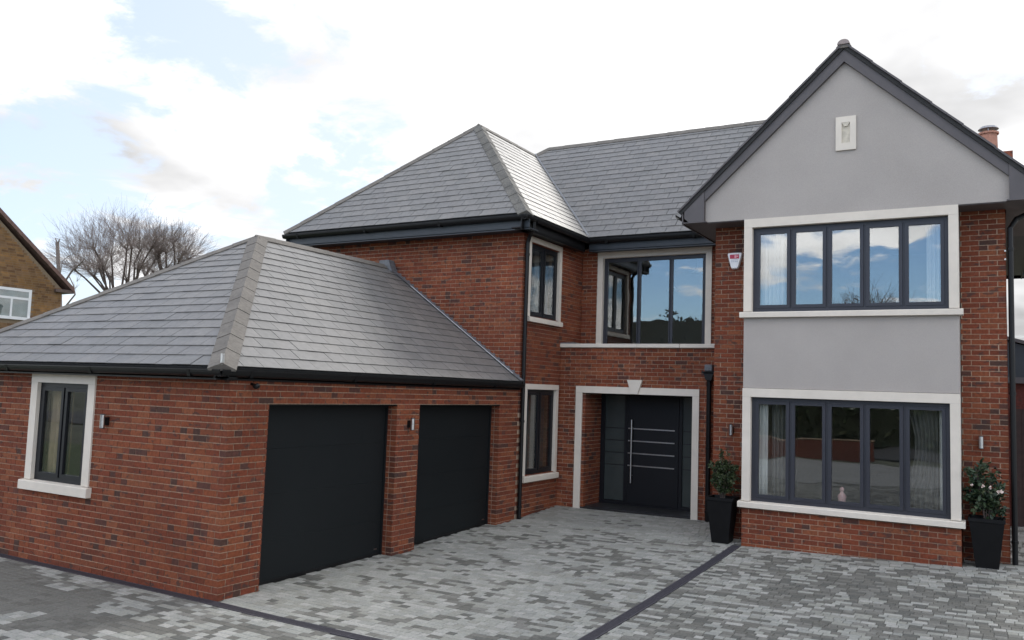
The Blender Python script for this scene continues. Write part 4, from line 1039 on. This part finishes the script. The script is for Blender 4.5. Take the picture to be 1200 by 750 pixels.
def tree(name, base, ht, seed, label, trunk_r=0.22, spread=0.55, nlimb=7, twig=1.2, m1=None, m2=None, lean=(0, 0), density=1.0, fork=0.3, cat='tree', group=None, twr=0.006, up=0.55):
    r = random.Random(seed); base = V(base); t = empty(name, base, label=label, cat=cat, group=group)
    tb = MB(); cw = MB(); m1 = m1 or M_BARK; m2 = m2 or M_TWIG
    fz = ht * fork; top = base + V((lean[0], lean[1], fz)); tb.tube([base - Z_ * 0.3, base.lerp(top, .5) + rv(r) * .08, top], [trunk_r, trunk_r * .85, trunk_r * .75], 9)
    def twigs(p, d, L, n, rad, dep):
        for k in range(n):
            e = (d + rv(r) * 0.62 + Z_ * 0.12).normalized(); l = L * r.uniform(.5, 1.15)
            q = p + e * l * .5 + rv(r) * l * .06; s = p + e * l + rv(r) * l * .1 + Z_ * l * .08
            cw.tube([p, q, s], [rad, rad * .75, rad * .35], 3, cap=False)
            if dep > 0: twigs(q, e, L * .62, max(1, int(2 * density)), rad * .65, dep - 1); twigs(s, e, L * .5, max(1, int(2 * density)), rad * .5, dep - 1)
    def limb(p, d, L, rad, dep):
        segs = 4; pts = [p]; dd = d.copy(); rr = [rad]
        for k in range(segs):
            dd = (dd + rv(r) * .22 + Z_ * .10).normalized(); pts.append(pts[-1] + dd * L / segs); rr.append(rad * (1 - .5 * (k + 1) / segs))
        tb.tube(pts, rr, 6)
        for k in range(1, segs + 1):
            if dep > 0:
                for q in range(2 if k == segs else 1):
                    e = (dd + rv(r) * .75 + Z_ * .25).normalized(); limb(pts[k], e, L * r.uniform(.45, .7), rr[k] * .75, dep - 1)
            twigs(pts[k], (dd + rv(r) * .4).normalized(), twig, int((3 if dep == 0 else 1) * density + .5), twr * 1.5, 1)
    for k in range(nlimb):
        a = 6.283 * k / nlimb + r.uniform(-.3, .3); h = r.uniform(.75, 1)
        d = V((math.cos(a) * spread, math.sin(a) * spread, r.uniform(up, 1.0))).normalized(); limb(base.lerp(top, h), d, ht * (1 - fork) * r.uniform(.35, .5), trunk_r * .45, 2)
    tb.build('trunk', m1, t); cw.build('crown', m2, t)
    return t


# bare trees behind the garage
def spot(px, py, Y): p = at(px, py, 1, Y); return p
def pollard(cl, cr, ctop, Y, seed, label, nk, nt):
    """bare pollard: stubby limbs ending in knuckles, each throwing a fan of straight thin shoots that fill a dome"""
    r = random.Random(seed); L_, R_, T_ = at(*cl, 1, Y), at(*cr, 1, Y), at(*ctop, 1, Y)
    C = (L_ + R_) / 2; rx = (R_ - L_).length / 2; rz = T_.z - C.z; base = V((C.x, Y, 0))
    t = empty('pollarded_tree', base, label=label, cat='tree'); tb = MB(); cw = MB()
    k0 = V((C.x, Y, C.z - rz * 0.75)); tb.tube([base, base.lerp(k0, .6) + V((.1, 0, 0)), k0], [.34, .28, .25], 9)
    for k in range(nk):
        a = 6.283 * k / nk + r.uniform(-.3, .3); q = 0.0 if k == 0 else r.uniform(.15, .62)
        kn = V((C.x + math.cos(a) * rx * q, Y + math.sin(a) * rx * q, C.z + rz * (r.uniform(-.35, .25) + .35 * (1 - q))))
        m1 = k0.lerp(kn, .45) + rv(r) * .25 - Z_ * .15; m2 = k0.lerp(kn, .8) + rv(r) * .15
        tb.tube([k0 - Z_ * .2, m1, m2, kn], [.13, .085, .06, .07], 7); tb.tube([kn - Z_ * .08, kn + Z_ * .05], [.10, .09], 6)
        out = V((math.cos(a) * q, math.sin(a) * q, 0.55)).normalized()
        for i in range(nt):
            d = (out * .8 + rv(r) * 1.0 + Z_ * .3).normalized()
            if d.z < -.15: continue
            # length up to the dome surface
            l = 0
            while l < 5:
                p = kn + d * l - C
                if (p.x / rx) ** 2 + (p.y / rx) ** 2 + (max(p.z, 0) / rz) ** 2 > 1: break
                l += .1
            l *= r.uniform(.72, 1.04)
            if l < .3: l = .3
            m = kn + d * l * .5 + rv(r) * l * .07; e = kn + d * l + rv(r) * l * .06 + Z_ * l * .1
            cw.tube([kn, m, e], [.014, .008, .004], 3, cap=False)
            for w in range(7):
                s0 = (kn.lerp(m, r.random()) if r.random() < .35 else m.lerp(e, r.random())); d2 = (d + rv(r) * .55).normalized(); l2 = l * r.uniform(.18, .42)
                cw.tube([s0, s0 + d2 * l2 * .5 + rv(r) * .03, s0 + d2 * l2 + Z_ * .06], [.007, .0055, .0035], 3, cap=False)
    tb.build('trunk', M_BARK, t); cw.build('crown', M_TWIG, t)


pollard((92, 322), (206, 322), (150, 257), 34, 5, 'bare broad crowned pollarded tree behind the garage roof, widest of the bare trees', 19, 34)
pollard((165, 312), (240, 312), (204, 266), 37, 8, 'bare pollarded tree at the right of the clump behind the garage roof', 12, 28)
# cut pole-like tree beside the neighbour's eave
t = empty('lopped_tree', at(70, 400, 1, 26), label='lopped pale trunk with a few curved shoots beside the brown brick house', cat='tree')
mb = MB(); q = lambda x, y: at(x, y, 1, 26)
mb.tube([q(70, 420), q(70, 340), q(68, 300), q(67, 284)], [.16, .14, .12, .11], 8)
mb.tube([q(67, 285), q(65, 279)], [.06, .03], 5); mb.tube([q(68, 285), q(70, 280)], [.06, .03], 5)
mb.tube([q(74, 345), q(76, 330), q(84, 318), q(95, 308), q(98, 305)], [.08, .07, .06, .055, .03], 6); mb.build('trunk', M_BARK2, t)
mb = MB(); mb.tube([q(71, 320), q(73, 306), q(82, 299), q(92, 297)], [.03, .025, .02, .012], 5); mb.tube([q(80, 322), q(86, 334), q(88, 345), q(76, 360), q(72, 366)], [.03, .04, .05, .06, .07], 5)
r = random.Random(4)
for k in range(26):
    a = V(r.choice([tuple(q(98, 305)), tuple(q(88, 338)), tuple(q(92, 311)), tuple(q(90, 330))])); e = a + V((r.uniform(-.3, .9), r.uniform(-.4, .4), r.uniform(-.2, .7)))
    mb.tube([a, a.lerp(e, .5) + rv(r) * .05, e], [.009, .007, .003], 3, cap=False)
mb.build('crown', M_BARK2, t)

# neighbouring brown brick house: gable faces us obliquely
NX = -19.0
nb = empty('neighbour_house', (NX, 10, 0), label='brown brick house with white framed window beyond the garage', cat='house')
ca = at(72, 343, 0, NX); e0 = at(0, 248, 0, NX); e1 = at(86, 341, 0, NX)
slope = (e0.z - e1.z) / (e1.y - e0.y); half = 4.6; ridge_y = ca.y - half; ridge_z = e1.z + slope * (e1.y - ridge_y)
mb = MB(); rw = random.Random(2)
y0, y1, zE = ridge_y - half, ca.y, e1.z + 0.02
wp = at(37.4, 340, 0, NX); wq = at(36, 376, 0, NX); wl = wp.y - 1.9; wz1 = wp.z; wz0 = wq.z
mb.prism([(NX - 0.01, y0, -0.1), (NX - 0.01, y1, -0.1), (NX - 0.01, y1, zE), (NX - 0.01, ridge_y, ridge_z - 0.12), (NX - 0.01, y0, zE)], (-9, 0, 0)); mb.build('wall', M_MORTARB, nb)
mb = MB(); cs = [(0.20, 0.115, 0.055), (0.23, 0.135, 0.062), (0.17, 0.10, 0.05), (0.215, 0.13, 0.07), (0.15, 0.085, 0.045), (0.25, 0.14, 0.06)]
k = 0
while True:                                                            # brick courses of the gable in view
    z = 1.5 + k * H; k += 1
    if z > ridge_z - 0.2: break
    lim = half if z < zE else half * max(0, (ridge_z - 0.2 - z) / (ridge_z - zE))
    yy = ridge_y - lim - (0.11 if k % 2 else 0)
    while yy < ridge_y + lim - 0.03:
        a, b = max(yy, ridge_y - lim), min(yy + 0.215, ridge_y + lim)
        if b > y0 + 2 and not (wl - .02 < (a + b) / 2 < wp.y + .02 and wz0 - .1 < z + .03 < wz1):
            mb.add([(NX, a, z), (NX, b, z), (NX, b, z + 0.065), (NX, a, z + 0.065)], [(0, 1, 2, 3)], rw.choice(cs))
        yy += 0.225
mb.build('brickwork', M_BROWNB, nb, kind='stuff')
mb = MB(); T = 0.10                                                   # roof slopes
for sg in (-1, 1):
    mb.prism([(NX + 0.12, ridge_y, ridge_z + 0.05), (NX + 0.12, ridge_y + sg * (half + 0.35), ridge_z + 0.05 - slope * (half + 0.35)), (NX + 0.12, ridge_y + sg * (half + 0.35), ridge_z - T - slope * (half + 0.35)), (NX + 0.12, ridge_y, ridge_z - T)], (-9.3, 0, 0))
mb.build('roof', M_REDTILE, nb)
mb = MB(); mb.box((NX + 0.10, ca.y - 0.25, e1.z - 0.10), (NX - 9, ca.y + 0.38, e1.z + 0.0)); mb.build('eave_box', mat('brown_soffit', (0.10, 0.07, 0.06), rough=0.7), nb)
wd = empty('window', (NX, wl, wz0), nb)
mb = MB(); fx = NX + 0.015
def fb(a, b, c, d, x=fx): mb.box((NX - 0.06, a, c), (x, b, d))
fb(wl, wp.y, wz1 - .08, wz1); fb(wl, wp.y, wz0, wz0 + .09, fx + .03); fb(wp.y - .09, wp.y, wz0 + .09, wz1 - .08); fb(wl, wl + .09, wz0 + .09, wz1 - .08)
tz = wz1 - (wz1 - wz0) * .30; fb(wl + .09, wp.y - .09, tz - .05, tz + .02)
for f in (.36, .68): fb(wl + 1.9 * f - .03, wl + 1.9 * f + .03, wz0 + .09, tz - .05)
mb.build('frame', M_UPVC, wd)
mb = MB(); mb.box((NX + 0.0, wl + .05, wz0 + .05), (NX + 0.005, wp.y - .05, wz1 - .05)); mb.build('pane', M_GLASSL, wd)
mb = MB(); mb.box((NX - 0.004, wl + .05, wz0 + .05), (NX - 0.002, wp.y - .05, wz1 - .05)); mb.build('blind', mat('dim_blind', (0.20, 0.22, 0.22), rough=0.9, nscale=2, namt=0.4), wd)

# right edge: pale green willow beyond the side of the house
wg = empty('willow_tree', (11.5, 24, 0), label='pale yellow green tree at the right edge behind the house', cat='tree')
mb = MB(); mb.tube([(11.5, 24, 0), (11.6, 24, 2.4)], [.2, .14], 8); mb.build('trunk', M_BARK, wg)
mb = MB(); r = random.Random(9); cs = [(0.10, 0.11, 0.035), (0.14, 0.14, 0.05), (0.17, 0.165, 0.07), (0.08, 0.09, 0.03)]
for k in range(5200):
    p = rv(r) * r.uniform(.25, 1) ** .5; p = V((11.5 + p.x * 2.6, 24 + p.y * 2.4, 3.3 + p.z * 1.9 + .2 * noise.noise(p * 4))); leaf(mb, p, (rv(r) + Z_ * .8).normalized(), rv(r), .16, .03, r.choice(cs))
for k in range(120):
    p = rv(r); mb.tube([(11.55, 24, 2.2), (11.5 + p.x * 1.2, 24 + p.y * 1.2, 3.2 + abs(p.z)), (11.5 + p.x * 2.4, 24 + p.y * 2.3, 3.4 + p.z * 1.7)], [.03, .015, .005], 3, (0.1, 0.08, 0.05), cap=False)
mb.build('crown', M_LEAF1, wg)

hg = MB(); r = random.Random(77)
for k in range(7000):
    x = r.uniform(6, 80); hh = 3.6 + 1.3 * noise.noise(V((x * .18, 5, 0))); p = V((x, 50 + r.uniform(-.8, .8), r.uniform(0, 1) * hh)); leaf(hg, p, rv(r), rv(r), .6, .2, r.choice(G1 + G2))
hg.box((6, 49.6, 0), (80, 50.6, 2.6), (0.02, 0.028, 0.012)); hg.build('field_hedge', M_HEDGE, label='distant green hedgerow behind the house at the right edge', cat='hedge')
# what the windows reflect: low wall, hedge, trees across the road
t = empty('garden_wall', (5, -18, 0), label='low red brick boundary wall at the far end of the forecourt', cat='wall')
mb = MB(); mb.box((-14, -18.2, -0.1), (3.0, -17.97, 0.75), (0.14, 0.05, 0.036)); mb.box((8.5, -18.2, -0.1), (22, -17.97, 0.75), (0.14, 0.05, 0.036)); mb.build('wall_body', M_BRICK, t)
mb = MB(); mb.box((-14.03, -18.24, 0.75), (3.03, -17.93, 0.80)); mb.box((8.47, -18.24, 0.75), (22.03, -17.93, 0.80)); mb.build('coping', M_MORTAR, t)
hb = MB(); r = random.Random(31)
for k in range(9000):
    x = r.uniform(-30, 34); hh = 2.6 + 1.0 * noise.noise(V((x * .25, 0, 0))) + (1.2 if x > 4 else 0); p = V((x, -31 + r.uniform(-.7, .7), r.uniform(0, hh)))
    leaf(hb, p, rv(r), rv(r), .42, .13, r.choice(G1 + G2))
hb.box((-30, -31.4, 0), (34, -30.6, 2.0), (0.02, 0.03, 0.012))
hb.build('hedge', M_HEDGE, label='dense dark green hedge along the far side of the road', cat='hedge')
cb2 = MB()
for k in range(9000):
    x = r.uniform(-26, -5.5); hh = 7.2 + 0.35 * noise.noise(V((x * .35, 3, 0))) + (0.5 if abs(x + 10.6) < 0.5 else 0); p = V((x, -27 + r.uniform(-1.3, 1.3), r.uniform(0.1, 1) * hh))
    leaf(cb2, p, rv(r), rv(r), .26, .09, r.choice(((0.012, 0.018, 0.010), (0.018, 0.024, 0.012), (0.010, 0.014, 0.009))))
cb2.box((-25.8, -28.2, 0), (-5.8, -25.8, 7.1), (0.010, 0.014, 0.008))
cb2.build('conifer_hedge', M_HEDGE, label='tall dark clipped conifer hedge at the far left across the forecourt', cat='hedge')
for i, (x, y_, h, sd) in enumerate(((-9, -36, 8.5, 71), (1.5, -37, 9.5, 72), (6.5, -36, 8.5, 73), (12, -38, 9, 74))):
    tree('bare_tree', (x, y_, 0), h, sd, ['bare tree at the far left beyond the road hedge', 'tallest bare tree beyond the road hedge', 'bare tree right of the tallest one beyond the road hedge', 'bare tree at the far right beyond the road hedge'][i], trunk_r=0.28, spread=0.8, nlimb=7, twig=1.3, fork=0.3, density=1.0, twr=0.012)
